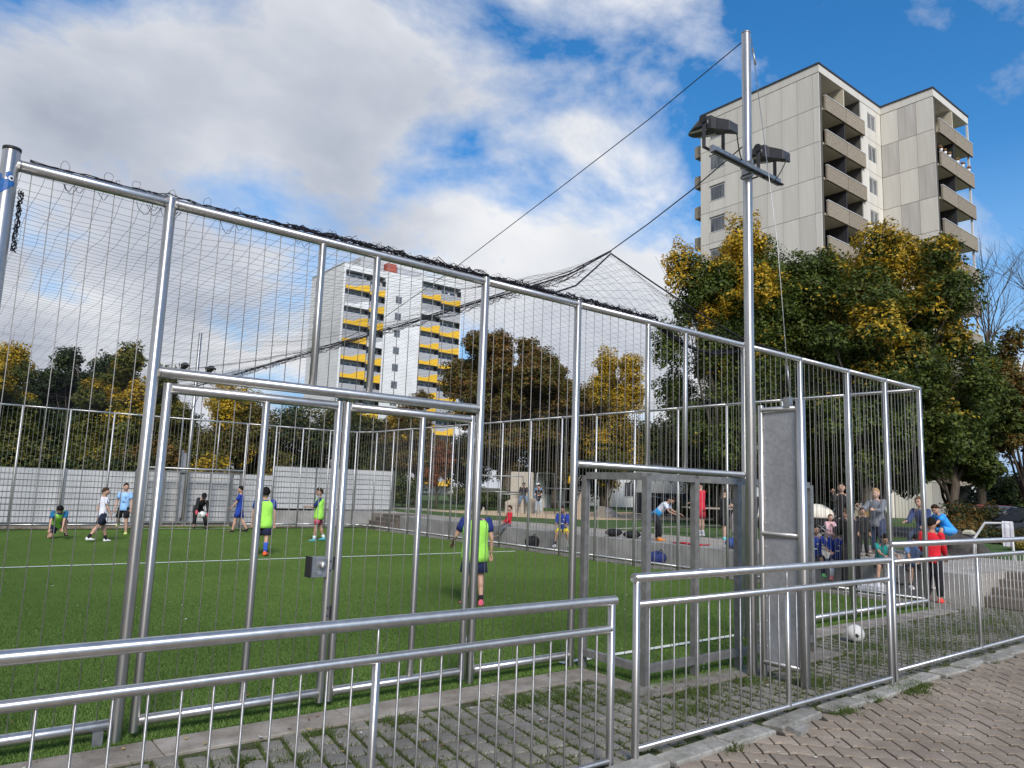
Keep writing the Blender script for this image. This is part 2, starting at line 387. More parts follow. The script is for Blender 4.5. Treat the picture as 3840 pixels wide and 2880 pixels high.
for x, y in cells[:300]:
    o = link('paver', pav_mesh, apron, (x, y, 0.002+rnd.uniform(-0.004, 0.004)))
    o.rotation_euler = (rnd.uniform(-.012, .012), rnd.uniform(-.012, .012), ANG+rnd.uniform(-.03, .03))
b = MB()
for x, y in cells[300:]:
    q = MB().cham((-pw/2, -pl/2, -0.05), (pw/2, pl/2, 0.0), 0.009)
    a = ANG+rnd.uniform(-.03, .03); dz = rnd.uniform(-0.004, 0.005)
    b.add([(x+v[0]*math.cos(a)-v[1]*math.sin(a), y+v[0]*math.sin(a)+v[1]*math.cos(a), v[2]+dz) for v in q.v], q.f)
b.build('paver_field', m_paver, apron, kind='stuff')

# grass in the joints: single blades, thick in some patches and missing in others
rs = np.random.RandomState(4)
def blades(name, xy, h0, h1, wd, m, c0, c1, lean=0.6, z0=-0.03):
    n = len(xy); a = rs.rand(n)*6.283; h = h0+(h1-h0)*rs.rand(n)**1.6
    t = rs.rand(n)*6.283; ln = lean*rs.rand(n)*h
    dx = np.cos(a)*wd*(0.6+0.8*rs.rand(n)); dy = np.sin(a)*wd*(0.6+0.8*rs.rand(n))
    V = np.zeros((n, 3, 3)); V[:, 0, :2] = xy-np.stack([dx, dy], 1); V[:, 1, :2] = xy+np.stack([dx, dy], 1)
    V[:, 2, :2] = xy+np.stack([np.cos(t)*ln, np.sin(t)*ln], 1); V[:, :2, 2] = z0; V[:, 2, 2] = z0+h
    k = rs.rand(n, 1); C = np.array(c0)*(1-k)+np.array(c1)*k
    return npmesh(name, V.reshape(-1, 3), np.arange(3*n).reshape(-1, 3), m, np.repeat(C, 3, 0))
m_blade = mat('grass_blade', (0.9, 0.9, 0.9), rough=0.7, var=0.05, attr=True, trans=0.35)
xy = np.stack([rs.uniform(-0.6, 14.1, 420000), rs.uniform(3.32, 5.1, 420000)], 1)
xb = np.stack([rs.uniform(13.2, 14.15, 30000), rs.uniform(5.1, 20, 30000)], 1); xy = np.concatenate([xy, xb])
ex, ey = xy[:, 0]-3.0, xy[:, 1]-4.4
u = ex*ca+ey*sa; v = -ex*sa+ey*ca
i = np.round(u/PX); du = u-i*PX; sh = np.where(i.astype(int) % 2 != 0, 0.5, 0.0)
dv = v-(np.round(v/PY-sh)+sh)*PY
joint = (np.abs(du) > pw/2+0.002) | (np.abs(dv) > pl/2+0.002)
def pnoise(p, s, o=0.0): return np.array([mnoise.noise(Vector((q[0]*s+o, q[1]*s, o))) for q in p])
keep = joint & ~((xy[:, 0] > 4.9) & (xy[:, 0] < 8.25) & (xy[:, 1] > 4.3)) & ~((xy[:, 1] > 4.98) & (xy[:, 0] < 13.2))
xy = xy[keep]; pn = pnoise(xy, 1.3)+0.6*pnoise(xy, 4.1, 5.0)
dens = np.clip(0.80+0.95*pn, 0.22, 1)
dens *= np.where(xy[:, 0] > 5, 1.25, 0.9)
xy = xy[rs.rand(len(xy)) < dens]
tag(link('joint_grass', blades('joint_grass', xy, 0.022, 0.052, 0.0050, m_blade, (0.050, 0.085, 0.014), (0.15, 0.19, 0.045), lean=1.4, z0=-0.02)), 'low grass and moss growing in the joints of the paved apron', 'grass', kind='stuff')
# weeds in tufts: along the kerb, by the posts, round the ball
tx = []
for cx, cy, n, s in [(6.05, 3.20, 420, .07), (6.62, 3.23, 300, .05), (7.25, 3.20, 700, .12), (7.55, 3.26, 420, .10), (5.3, 3.22, 240, .05), (4.5, 3.2, 200, .08), (9.4, 3.35, 260, .1), (8.6, 3.37, 200, .08),
                     (6.7, 3.85, 900, .13), (6.2, 4.15, 500, .12), (5.5, 4.15, 700, .14), (3.95, 4.75, 900, .13), (4.35, 4.7, 700, .15), (4.7, 4.45, 500, .15), (8.8, 4.35, 700, .2), (8.1, 4.0, 600, .2), (10.2, 4.5, 900, .3), (11.3, 4.2, 900, .3), (12.5, 4.4, 800, .3), (2.9, 4.85, 300, .06), (2.3, 4.9, 200, .06), (1.7, 4.7, 160, .05), (2.0, 4.55, 160, .06), (5.0, 3.9, 500, .15), (9.7, 4.0, 700, .25)]:
    tx.append(np.stack([rs.normal(cx, s, n), rs.normal(cy, s*0.6, n)], 1))
tx = np.concatenate(tx)
tag(link('weed_tufts', blades('weed_tufts', tx, 0.03, 0.075, 0.006, m_blade, (0.05, 0.095, 0.015), (0.15, 0.20, 0.045), lean=1.7, z0=-0.02)), 'weeds sprouting in tufts beside the kerb and fence posts', 'weeds', kind='stuff')

# kerb slabs under the barrier, some tilted, one broken off
kerb = tag(MB().box((3.0, 3.16, -0.08), (14.0, 3.33, -0.045)).build('kerb', m_joint), kind='structure')
kx = 3.1; rnd = random.Random(11)
while kx < 13.6:
    Lk = rnd.choice([0.5, 0.62, 0.75, 0.8])
    m_ = boxobj('kerb_slab', (0, 0, 0), (Lk-0.012, 0.17, 0.085), m_kerb, kerb, c=0.010)
    m_.location = (kx, 3.165+0.018*(kx-4)+rnd.uniform(-.012, .012), -0.062+rnd.uniform(-.006, .010)); m_.rotation_euler = (rnd.uniform(-.06, .04), rnd.uniform(-.02, .02), 0.018+rnd.uniform(-.045, .045))
    kx += Lk+(0.18 if 5.0 < kx < 5.4 else rnd.choice([0, .02, .05, .09]))
ch = MB().prism([(5.14, 3.05, -0.03), (5.36, 3.10, -0.03), (5.40, 3.24, -0.03), (5.2, 3.22, -0.03)], (0.02, 0, 0.06)).build('kerb_slab', m_kerb, kerb)

# path of wave-shaped interlocking pavers
path = sheet('path', rect(-30, 40, -30, 3.30), -0.011, m_wjoint)
sheet('path_surface', [(-30, -30), (40, -30), (40, 3.1), (14.2, 3.1), (14.2, -0.5), (1.2, -0.5), (1.2, 3.1), (-30, 3.1)], -0.004, m_wave, path)
ud = Vector((0.768, -0.641)); nd = Vector((0.641, 0.768)); UP, NP = 0.178, 0.197
def wave_outline(gap=0.0060, gn=0.0105):
    pts = []; k = 7
    for q in range(k+1):
        t = q/k; pts.append((-UP/2+gap+t*(UP-2*gap), -NP/2+gn+0.016*math.sin(2*math.pi*t)))
    for q in range(k, -1, -1):
        t = q/k; pts.append((-UP/2+gap+t*(UP-2*gap), NP/2-gn+0.016*math.sin(2*math.pi*t)))
    return pts
def wave_paver(b):
    P = wave_outline(); n = len(P); c = 0.95
    v = [(x, y, -0.05) for x, y in P]+[(x, y, -0.004) for x, y in P]+[(x*c, y*c, 0.0) for x, y in P]
    f = [tuple(range(2*n, 3*n))]+[(i, (i+1) % n, n+(i+1) % n, n+i) for i in range(n)]+[(n+i, n+(i+1) % n, 2*n+(i+1) % n, 2*n+i) for i in range(n)]
    return b.add(v, f)
wm = wave_paver(MB()).mesh('paver', m_wave)
wa = math.atan2(ud.y, ud.x); rows = []
for j in range(-60, 60):
    for i in range(-60, 60):
        x = 5.4+ud.x*(i*UP-0.037*j)+nd.x*j*NP; y = 2.75+ud.y*(i*UP-0.037*j)+nd.y*j*NP
        if 1.3 < x < 14.1 and -0.4 < y < 3.20+0.018*(x-4): rows.append((x, y))
def order(c):
    x, y = c; ang = math.degrees(math.atan2(y, x))
    return math.hypot(x, y)+(0 if ang > 13 else (13-ang)*0.6)+(0 if y > 0.5*x-1.5 or x > 6 else 1)+(2 if x < 3.2 else 0)
rows.sort(key=order)
wb = MB()
for k, (x, y) in enumerate(rows):
    dz = rnd.uniform(-0.003, 0.003); a = wa+rnd.uniform(-.015, .015)
    if k < 300:
        o = link('paver', wm, path, (x, y, dz)); o.rotation_euler = (rnd.uniform(-.008, .008), rnd.uniform(-.008, .008), a)
    else:
        q = wave_paver(MB())
        wb.add([(x+p[0]*math.cos(a)-p[1]*math.sin(a), y+p[0]*math.sin(a)+p[1]*math.cos(a), p[2]+dz) for p in q.v], q.f)
wb.build('paver_field', m_wave, path, kind='stuff')

# raised terrace behind the seat wall, lawn strips, sand of the playground, road
TZ = 0.5
terr = tag(MB().box((14.55, 5.2, -0.3), (26.0, 60, TZ)).build('terrace', m_terr), kind='structure')
terr2 = tag(MB().box((16.05, -10, -0.3), (26.0, 5.198, TZ)).build('terrace', m_terr), kind='structure')
sheet('lawn', [(17.2, 13.5), (19.2, 12.2), (26, 17), (26, 21.8), (20.4, 22.4), (19.0, 26), (18.2, 32), (16.2, 32), (16.4, 23), (17.3, 20)], TZ+0.004, m_lawn)
sheet('lawn', [(19.5, 3.0), (26, 3.0), (26, 13), (22, 12), (19.0, 8.2)], TZ+0.004, m_lawn)
sheet('lawn', rect(20.2, 80, 30.5, 75), TZ+0.006, m_lawn)
sheet('sand_area', [(20.4, 22.4), (26, 21.8), (44, 22), (44, 30.4), (18.7, 30.4), (19.0, 26)], TZ+0.008, m_sand)
sheet('lawn_path', [(17.4, 16.6), (26, 18.2), (26, 18.6), (17.4, 17.0)], TZ+0.010, m_terr)
sheet('road', rect(26.0, 46, -30, 21.5), 0.22, m_road)
tag(MB().box((44.0, 21.5, -0.3), (140, 60, 0.35)).build('lawn', m_lawn), kind='structure')
tag(MB().box((26.0, 21.5, -0.3), (44.0, 60, 0.49)).build('lawn', m_lawn), kind='structure')
tag(MB().box((-60, 27.6, -0.3), (14.5, 90, 0.05)).build('lawn', m_lawn), kind='structure')

# concrete seat wall in cast sections
wall = tag(empty('seat_wall', (14.2, 5.2, 0)), 'long low grey concrete seat wall beside the pitch, with people sitting on it', 'wall')
y = 5.2; k = 0
while y < 24.4:
    Ly = 2.4 if y < 22 else 24.6-y
    boxobj('wall_section', (14.2, y+0.006, -0.04), (14.55, y+Ly-0.006, TZ+0.012), m_conc, wall, c=0.012); y += Ly
st = tag(empty('steps', (15, 4.0, 0)), 'dark stone steps at the right end of the seat wall', 'steps')
for k in range(4):
    boxobj('tread', (14.75+0.34*k, 1.6, -0.05), (15.1+0.34*k if k < 3 else 16.05, 5.19, 0.125*(k+1)), m_step, st, c=0.01)
st2 = tag(empty('steps', (14.0, 25.0, 0)), 'brown stone steps in the far corner of the pitch', 'steps')
for k in range(4):
    boxobj('tread', (13.45+0.3*k, 24.65, -0.05), (13.75+0.3*k if k < 3 else 15.6, 26.2, 0.13*(k+1)), m_step, st2, c=0.01)
# ================================================================ ball cage
def stile(name, x, y, z0, z1, r, parent): return rod(name, (x, y, z0), (x, y, z1), r, steel, parent, 16)
TOP, BOT, CS = 3.612, 0.11, 0.1173
front = tag(empty('ball_cage_fence', (6.6, FY, 0)), 'tall stainless steel ball cage fence nearest the camera, thin vertical rods between posts', 'fence')
tall_posts = [(LX, 0.05, 3.70), (1.15, .038, 3.65), (3.926, .038, 3.65), (5.12, .038, 3.65), (8.04, .038, 3.65), (9.36, .036, 3.64), (10.67, .036, 3.64), (11.86, .036, 3.64), (SX, .038, 3.64)]
for x, r, zt in tall_posts: stile('post', x, FY, -0.02, zt, r, front)
cap = MB().tube([(LX, FY, 3.695), (LX, FY, 3.715)], 0.052, 16).build('post_cap', black, front)
for (x0, r0, _), (x1, r1, _) in zip(tall_posts, tall_posts[1:]):
    rod('top_rail', (x0+r0*0.6, FY, TOP), (x1-r1*0.6, FY, TOP), 0.037, steel_rail, front, 16)
for x in (2.30, 2.79): stile('upper_post', x, FY, 2.40, TOP, .029, front)
for x in (6.21, 6.87): stile('upper_post', x, FY, 1.96, TOP, .029, front)
rod('lintel', (1.18, FY, 2.405), (3.90, FY, 2.405), .040, steel_rail, front, 16)
rod('lintel', (5.15, FY, 1.962), (8.01, FY, 1.962), .038, steel_rail, front, 16)
for x0, x1 in [(LX, 1.15), (3.926, 5.12), (8.04, 9.36), (9.36, 10.67), (10.67, 11.86), (11.86, SX)]:
    rod('bottom_rail', (x0+.03, FY, BOT), (x1-.03, FY, BOT), 0.038, steel_rail, front, 16)
def rods(x0, x1, z0, z1, parent, y=FY, name='rod'):
    n = max(1, round((x1-x0)/CS)); d = (x1-x0)/n
    for i in range(1, n): rod(name, (x0+i*d, y, z0), (x0+i*d, y, z1), 0.0030, wire_m, parent, 6)
for x0, x1, z0 in [(LX, 1.15, BOT), (1.15, 2.30, 2.4), (2.30, 2.79, 2.4), (2.79, 3.926, 2.4), (3.926, 5.12, BOT), (5.12, 6.21, 1.96), (6.21, 6.87, 1.96), (6.87, 8.04, 1.96), (8.04, 9.36, BOT), (9.36, 10.67, BOT), (10.67, 11.86, BOT), (11.86, SX, BOT)]:
    rods(x0, x1, z0, TOP, front)
for x in (1.04, 8.1): MB().prism([(x-.03, FY-.05, 0), (x+.03, FY-.05, 0), (x+.03, FY-.05, .09), (x-.03, FY-.05, .09)], (0, .02, 0)).build('foot_bracket', zinc, front)
# sticker on the corner post: torn blue film with a round white badge
stk = MB()
def on_post(a, z, r=0.0515): return (LX+r*math.sin(a), FY-r*math.cos(a), z)
m_blue = mat('sticker_blue', (0.02, 0.10, 0.30), rough=0.35, var=0.25, scale=40)
m_swhite = mat('sticker_white', (0.8, 0.8, 0.82), rough=0.4, var=0.05)
def patch(cols, mi, r):
    for (a0, zl0, zh0), (a1, zl1, zh1) in zip(cols, cols[1:]):
        stk.add([on_post(a0, zl0, r), on_post(a1, zl1, r), on_post(a1, zh1, r), on_post(a0, zh0, r)], [(0, 1, 2, 3)], mi)
patch([(-1.2, 3.40, 3.47), (-0.8, 3.40, 3.50), (-0.4, 3.41, 3.49), (0.0, 3.43, 3.50), (0.35, 3.45, 3.49), (0.7, 3.46, 3.485)], 0, 0.0512)
patch([(-0.35, 3.51, 3.535), (-0.1, 3.50, 3.545), (0.15, 3.515, 3.54), (0.35, 3.52, 3.525)], 0, 0.0512)
patch([(-1.3, 3.47, 3.53), (-1.0, 3.48, 3.53), (-0.8, 3.50, 3.52)], 0, 0.0512)
ring = [(0.28*math.cos(t)+0.25, 3.505+0.017*math.sin(t)) for t in [k*math.pi/8 for k in range(16)]]
stk.add([on_post(a, z, 0.0518) for a, z in ring], [tuple(range(16))], 1)
ring = [(0.16*math.cos(t)+0.30, 3.504+0.0095*math.sin(t)) for t in [k*math.pi/6 for k in range(12)]]
stk.add([on_post(a, z, 0.0523) for a, z in ring], [tuple(range(12))], 2)
stk.build('sticker', [m_blue, m_swhite, mat('sticker_dark', (0.02, 0.025, 0.06), rough=0.4)], front)

def gate(x0, x1, xm, label, lock):
    g_ = tag(empty('gate_leaf', ((x0+x1)/2, FY, 0)), label, 'gate')
    for x in (x0, x1): stile('stile', x, FY, 0.045, 2.335, .031, g_)
    stile('middle_stile', xm, FY, BOT, 2.30, .027, g_)
    for z in (2.30, BOT): rod('gate_rail', (x0+.02, FY, z), (x1-.02, FY, z), .036, steel_rail, g_, 16)
    rods(x0, xm, BOT, 2.30, g_); rods(xm, x1, BOT, 2.30, g_)
    if lock:
        lb = boxobj('lock_box', (x1-.155, FY-.045, .975), (x1-.03, FY+.045, 1.125), zinc, g_, c=0.012)
        MB().box((x1-.168, FY-.05, .972), (x1-.1555, FY+.05, 1.128)).build('lock_faceplate', black, lb)
        k = MB(); k.ball((x1-.075, FY-.062, 1.068), .026, nu=14, nv=8); k.tube([(x1-.075, FY-.043, 1.068), (x1-.075, FY-.06, 1.068)], .012, 10)
        k.build('door_knob', steel, lb)
        MB().tube([(x1-.09, FY-.044, 1.005), (x1-.09, FY-.052, 1.005)], .016, 12).build('key_cylinder', steel, lb)
        for z in (1.09, 1.02, .74, .68): MB().ball((x1+.004, FY-.031, z), .008, nu=8, nv=5).build('rivet', black, g_)
        for z in (1.07, .70): MB().box((x1+.028, FY-.012, z-.05), (x1+.062, FY+.012, z+.05)).build('rubber_stop', black, g_)
    else:
        for z in (.35, 2.1): MB().tube([(x1+.032, FY, z-.05), (x1+.032, FY, z+.05)], .016, 10).build('hinge', zinc, g_)
    return g_
gate(1.255, 2.535, 1.95, 'left leaf of the steel double gate in the near fence, with the lock', True)
gate(2.610, 3.835, 3.32, 'right leaf of the steel double gate in the near fence', False)

def goal_box(xa, xb, yin, yout, label, sgn, n_mid):
    g_ = tag(empty('goal_frame', ((xa+xb)/2, yout, 0)), label, 'goal')
    s = 0.031; zt = 1.85
    def bar(name, lo, hi): boxobj(name, lo, hi, zinc_dk, g_)
    vx = [xa+(xb-xa)*k/(n_mid+1) for k in range(n_mid+2)]
    for x in vx: bar('upright', (x-s, yout-s, 0), (x+s, yout+s, zt))
    ya, yb = min(yin, yout), max(yin, yout)
    for x in (xa, xb): bar('upright', (x-s, yin-sgn*0.07-s, 0), (x+s, yin-sgn*0.07+s, zt))
    for z in (zt-.001, 0.145):
        for x0, x1 in zip(vx, vx[1:]): bar('crossbar', (x0+s, yout-.03, z-.034), (x1-s, yout+.03, z+.034))
        for x in (xa, xb): bar('side_bar', (x-.03, ya+s, z-.034), (x+.03, yb-s-0.07, z+.034))
    for x0, x1 in zip(vx, vx[1:]): rods(x0, x1, 0.14, zt, g_, yout)
    for x in (xa, xb):
        n = round((yb-ya)/CS)
        for k in range(1, n):
            yy = ya+(yb-ya)*k/n; rod('rod', (x, yy, .14), (x, yy, zt), .0030, wire_m, g_, 6)
    return g_
goal_box(5.22, 8.02, FY, 4.58, 'grey steel goal cage bulging out of the near fence', 1, 3)
goal_box(5.66, 8.64, FAR, 26.95, 'grey steel goal cage in the far fence behind the goalkeeper', -1, 3)

side = tag(empty('ball_cage_fence', (SX, 15.5, 0)), 'steel rod fence along the right side of the pitch before the seat wall', 'fence')
ys = [FY+1.285*k for k in range(16)]; ys[-1] = 24.72
zt = lambda y: 3.60
for y_ in ys[1:]: stile('post', SX, y_, -0.02, 3.62, .030, side)
for y0, y1 in zip(ys, ys[1:]):
    rod('top_rail', (SX, y0+.02, 3.60), (SX, y1-.02, 3.60), .030, steel, side, 12)
    rod('bottom_rail', (SX, y0+.02, .13), (SX, y1-.02, .13), .032, steel, side, 12)
    n = 11
    for k in range(1, n): yy = y0+(y1-y0)*k/n; rod('rod', (SX, yy, .13), (SX, yy, 3.60), .0030, wire_m, side, 5)
far = tag(empty('ball_cage_fence', (6.5, FAR, 0)), 'steel rod fence across the far end of the pitch before the white screen', 'fence')
arc = [(SX-1.28+1.28*math.cos(t), 24.72+1.28*math.sin(t)) for t in [k*math.pi/12 for k in range(7)]]
for (a0, b0), (a1, b1) in zip(arc, arc[1:]):
    rod('top_rail', (a0, b0, 3.60), (a1, b1, 3.60), .030, steel, far, 12); rod('bottom_rail', (a0, b0, .13), (a1, b1, .13), .032, steel, far, 12)
    for k in range(3): q = k/3; rod('rod', (a0+(a1-a0)*q, b0+(b1-b0)*q, .13), (a0+(a1-a0)*q, b0+(b1-b0)*q, 3.6), .0030, wire_m, far, 5)
stile('post', arc[3][0], arc[3][1], 0, 3.62, .030, far)
fx = [-0.6, 0.75, 2.06, 3.3, 4.5, 5.6, 8.7, 9.75, 10.75, 11.82]
for x in fx: stile('post', x, FAR, -0.02, 3.62, .030, far)
for x in (6.55, 7.75): stile('upper_post', x, FAR, 1.95, 3.60, .026, far)
for x0, x1 in zip(fx, fx[1:]):
    rod('top_rail', (x0+.02, FAR, 3.60), (x1-.02, FAR, 3.60), .030, steel_rail, far, 12)
    if x0 != 5.6: rod('bottom_rail', (x0+.02, FAR, .13), (x1-.02, FAR, .13), .032, steel_rail, far, 12)
    n = max(2, round((x1-x0)/CS))
    for k in range(1, n):
        xx = x0+(x1-x0)*k/n; rod('rod', (xx, FAR, .13 if x0 != 5.6 else 1.95), (xx, FAR, 3.6), .0030, wire_m, far, 5)
rod('lintel', (5.62, FAR, 1.95), (8.68, FAR, 1.95), .034, steel_rail, far, 12)

left = tag(empty('ball_cage_fence', (LX, 15.5, 0)), 'steel rod fence along the left side of the pitch, seen only at its near corner', 'fence')
lys = [FY+1.37*k for k in range(16)]
for y_ in lys[1:]: stile('post', LX, y_, -0.02, 3.62, .030, left)
lr = MB()
for y0, y1 in zip(lys, lys[1:]):
    rod('top_rail', (LX, y0+.02, 3.60), (LX, y1-.02, 3.60), .030, steel, left, 12); rod('bottom_rail', (LX, y0+.02, .13), (LX, y1-.02, .13), .032, steel, left, 12)
    for k in range(1, 12): yy = y0+(y1-y0)*k/12; lr.tube([(LX, yy, .13), (LX, yy, 3.6)], .0030, 5)
lr.build('rods', wire_m, left, kind='stuff')
# weld beads where the front rails meet their posts
def weld(p, ax, r, par):
    key = ('weld', r, ax)
    if key not in RODS:
        e = {'x': lambda c_, s_: (0, c_, s_)}[ax]
        RODS[key] = MB().tube([tuple(r*v for v in e(math.cos(t), math.sin(t))) for t in [2*math.pi*k/14 for k in range(15)]], .0035, 5).mesh('weld_bead', zinc)
    link('weld_bead', RODS[key], par, Vector(p)-parent_loc(par))
for (x0, r0, _), (x1, r1, _) in zip(tall_posts, tall_posts[1:]):
    weld((x0+r0+.002, FY, TOP), 'x', .0375, front); weld((x1-r1-.002, FY, TOP), 'x', .0375, front)
for x0, x1 in [(LX+.05, 1.15-.038), (3.926+.038, 5.12-.038), (8.04+.038, 9.36-.036), (9.36+.036, 10.67-.036), (10.67+.036, 11.86-.036)]:
    weld((x0, FY, BOT), 'x', .0385, front); weld((x1, FY, BOT), 'x', .0385, front)
for x0, x1, z_ in [(1.15+.038, 3.926-.038, 2.405), (5.12+.038, 8.04-.038, 1.962)]:
    weld((x0, FY, z_), 'x', .040, front); weld((x1, FY, z_), 'x', .040, front)

# ---------------------------------------------------------------- floodlight masts
def floodlight(root, x, y, z, face):
    """asymmetric floodlight: curved visor, glass, ballast housing, yoke"""
    q = MB(); s = face*0.86                 # faces along +Y * s
    prof = [(-.03, .02), (.0, .085), (.06, .112), (.13, .115), (.20, .095), (.27, .058), (.35, .0), (.33, -.012), (.15, -.036), (-.03, -.06)]
    wv = 0.125
    top = [(x-wv*(1-0.35*(t/6)), y+s*p[0], z+p[1]) for t, p in enumerate(prof)]
    rings = []
    for k in range(7):
        t = k/6; sc = 1-0.55*abs(2*t-1)**2.5
        rings.append([(x-wv+2*wv*t, y+s*(p[0]*sc+(0 if p[0] > .1 else 0)), z+p[1]*sc) for p in prof])
    hd = q.loft(rings, 0).build('lamp_visor', lampgrey, root)
    gl = MB().add([(x-.12, y+s*.02, z-.048), (x+.12, y+s*.02, z-.048), (x+.09, y+s*.29, z-.012), (x-.09, y+s*.29, z-.012)], [(0, 1, 2, 3)]).build('lamp_glass', lens, hd)
    h = MB()
    rings = []
    for dy, w_, zt_, zb_ in [(.03, .105, .075, -.05), (-.05, .10, .07, -.065), (-.10, .08, .035, -.085), (-.27, .072, -.045, -.150), (-.28, .066, -.052, -.145)]:
        rings.append([(x-w_, y+s*dy, z+zb_), (x+w_, y+s*dy, z+zb_), (x+w_, y+s*dy, z+zt_), (x-w_, y+s*dy, z+zt_)])
    h.loft(rings, 0, smooth=False).build('ballast_housing', lampgrey, root)
    yk = MB()
    for sx in (-1, 1):
        yk.prism([(x+sx*.155, y-.02, z+.03), (x+sx*.155, y+.02, z+.03), (x+sx*.155, y+.02, z-.27), (x+sx*.155, y-.02, z-.27)], (sx*.006, 0, 0))
    yk.box((x-.16, y-.02, z-.277), (x+.16, y+.02, z-.270))
    yk.build('yoke', lampgrey, root)
    for sx in (-1, 1): MB().tube([(x+sx*.16, y, z+.02), (x+sx*.18, y, z+.02)], .045, 12).build('pivot_disc', black, root)
mast = tag(empty('floodlight_mast', (6.44, 4.30, 0)), 'tall steel floodlight mast rising behind the near goal', 'floodlight mast')
stile('pole', 6.44, 4.30, -0.02, 6.67, .049, mast)
MB().tube([(6.44, 4.30, 6.665), (6.44, 4.30, 6.685)], .05, 16).build('pole_cap', zinc, mast)
boxobj('lamp_arm', (5.72, 4.205, 5.055), (6.92, 4.245, 5.125), zinc, mast)
boxobj('arm_tray', (5.72, 4.17, 5.045), (6.92, 4.204, 5.058), black, mast)
for z in (5.03, 5.14):
    pts = [(6.44+.066*math.cos(t), 4.30+.066*math.sin(t), z) for t in [math.pi*(-0.1+1.2*k/12) for k in range(13)]]
    pts = [(6.506, 4.22, z)]+pts+[(6.374, 4.22, z)]
    MB().tube(pts, .008, 6).build('clamp_ring', black, mast)
boxobj('clamp_plate', (6.375, 4.20, 5.00), (6.40, 4.33, 5.18), zinc, mast)
for x in (5.86, 6.80): floodlight(mast, x, 4.30, 5.40, 1)
def slack(a, b, sag, n=10): return [Vector(a).lerp(Vector(b), k/n)-Vector((0, 0, sag*math.sin(math.pi*k/n))) for k in range(n+1)]
MB().tube(slack((6.8, 4.04, 5.30), (6.52, 4.25, 5.15), .22), .006, 6).build('lamp_cable', black, mast)
MB().tube(slack((5.9, 4.06, 5.28), (6.3, 4.25, 5.16), .10), .006, 6).build('lamp_cable', black, mast)
pan = tag(empty('bracing_panel', (6.47, 4.0, 0)), 'grey sheet metal bracing panel in a steel frame beside the mast', 'panel')
stile('frame_post', 6.47, 3.77, -0.02, 2.63, .045, pan)
stile('frame_post', 6.46, 4.19, 0, 2.60, .030, pan)
for z in (2.55, 1.345, 0.15): rod('frame_rail', (6.46, 4.19, z), (6.47, 3.80, z), .030, steel, pan, 14)
for z0, z1 in ((0.18, 1.315), (1.375, 2.52)): boxobj('sheet', (6.461, 3.815, z0), (6.469, 4.175, z1), zinc_panel, pan)
for z in [0.3+0.23*k for k in range(10)]:
    MB().ball((6.458, 4.15, z), .007, nu=6, nv=4).build('screw', steel, pan)
MB().box((6.43, 3.86, 2.56), (6.49, 3.92, 2.66)).build('tension_lug', zinc, pan)
fm = tag(empty('floodlight_mast', (7.1, 27.0, 0)), 'far steel floodlight mast behind the far goal', 'floodlight mast')
stile('pole', 7.1, 27.0, -0.02, 6.75, .06, fm)
boxobj('lamp_arm', (6.5, 27.07, 5.20), (7.75, 27.12, 5.32), zinc, fm)
for x in (6.68, 7.56): floodlight(fm, x, 27.05, 5.52, -1)
for z_ in (2.2,): boxobj('frame_post', (6.86, 26.97, 0), (6.92, 27.03, 2.6), zinc, fm); boxobj('sheet', (6.93, 26.99, .3), (7.03, 27.01, 2.5), zinc_panel, fm)

# ---------------------------------------------------------------- cables and safety net
RX = 6.7
def ridge(y): return 4.66+0.16*max(0.0, (7.4-y)/0.87)*(1 if y < 7.4 else 0)
def wirething(name, pts, r, m, label, cat='cable'):
    return tag(MB().tube(pts, r, 6).build(name, m), label, cat)
c1 = [(6.46, 4.34, 6.62), (6.7, 5.91, 6.40), (6.7, 7.67, 5.98), (6.7, 10.26, 5.38), (6.7, 13.0, 4.85), (6.7, 15.0, 4.68)]
wirething('support_cable', c1, .006, black, 'thin dark cable running from the mast top over the pitch')
c2 = [(6.44, 4.34, 5.40), (6.53, 5.07, 5.17), (6.61, 5.80, 4.975), (6.7, 6.53, 4.82)]+[(6.7, y_, ridge(y_)-0.02+0.05) for y_ in (7.3, 9, 11, 13, 15, 17, 19, 21, 23)]+[(6.95, 26.9, 5.3)]
wirething('support_cable', c2, .007, black, 'lower dark cable from the mast carrying the net ridge')
for k, t in enumerate((0.06, 0.12, 0.3, 0.42)):
    p = Vector(c2[0]).lerp(Vector(c2[3]), t*2)
gw = tag(MB().tube([(6.49, 4.27, 6.63), (6.5, 4.0, 4.24), (6.49, 3.89, 2.66)], .004, 6).build('guy_wire', steel), 'thin steel guy wire slanting from mast top to bracing panel', 'cable')
MB().tube([(6.492, 4.255, 6.50), (6.496, 4.225, 6.30)], .011, 8).build('turnbuckle', zinc, gw)
MB().tube([(6.492, 3.912, 2.98), (6.492, 3.895, 2.76)], .011, 8).build('turnbuckle', zinc, gw)

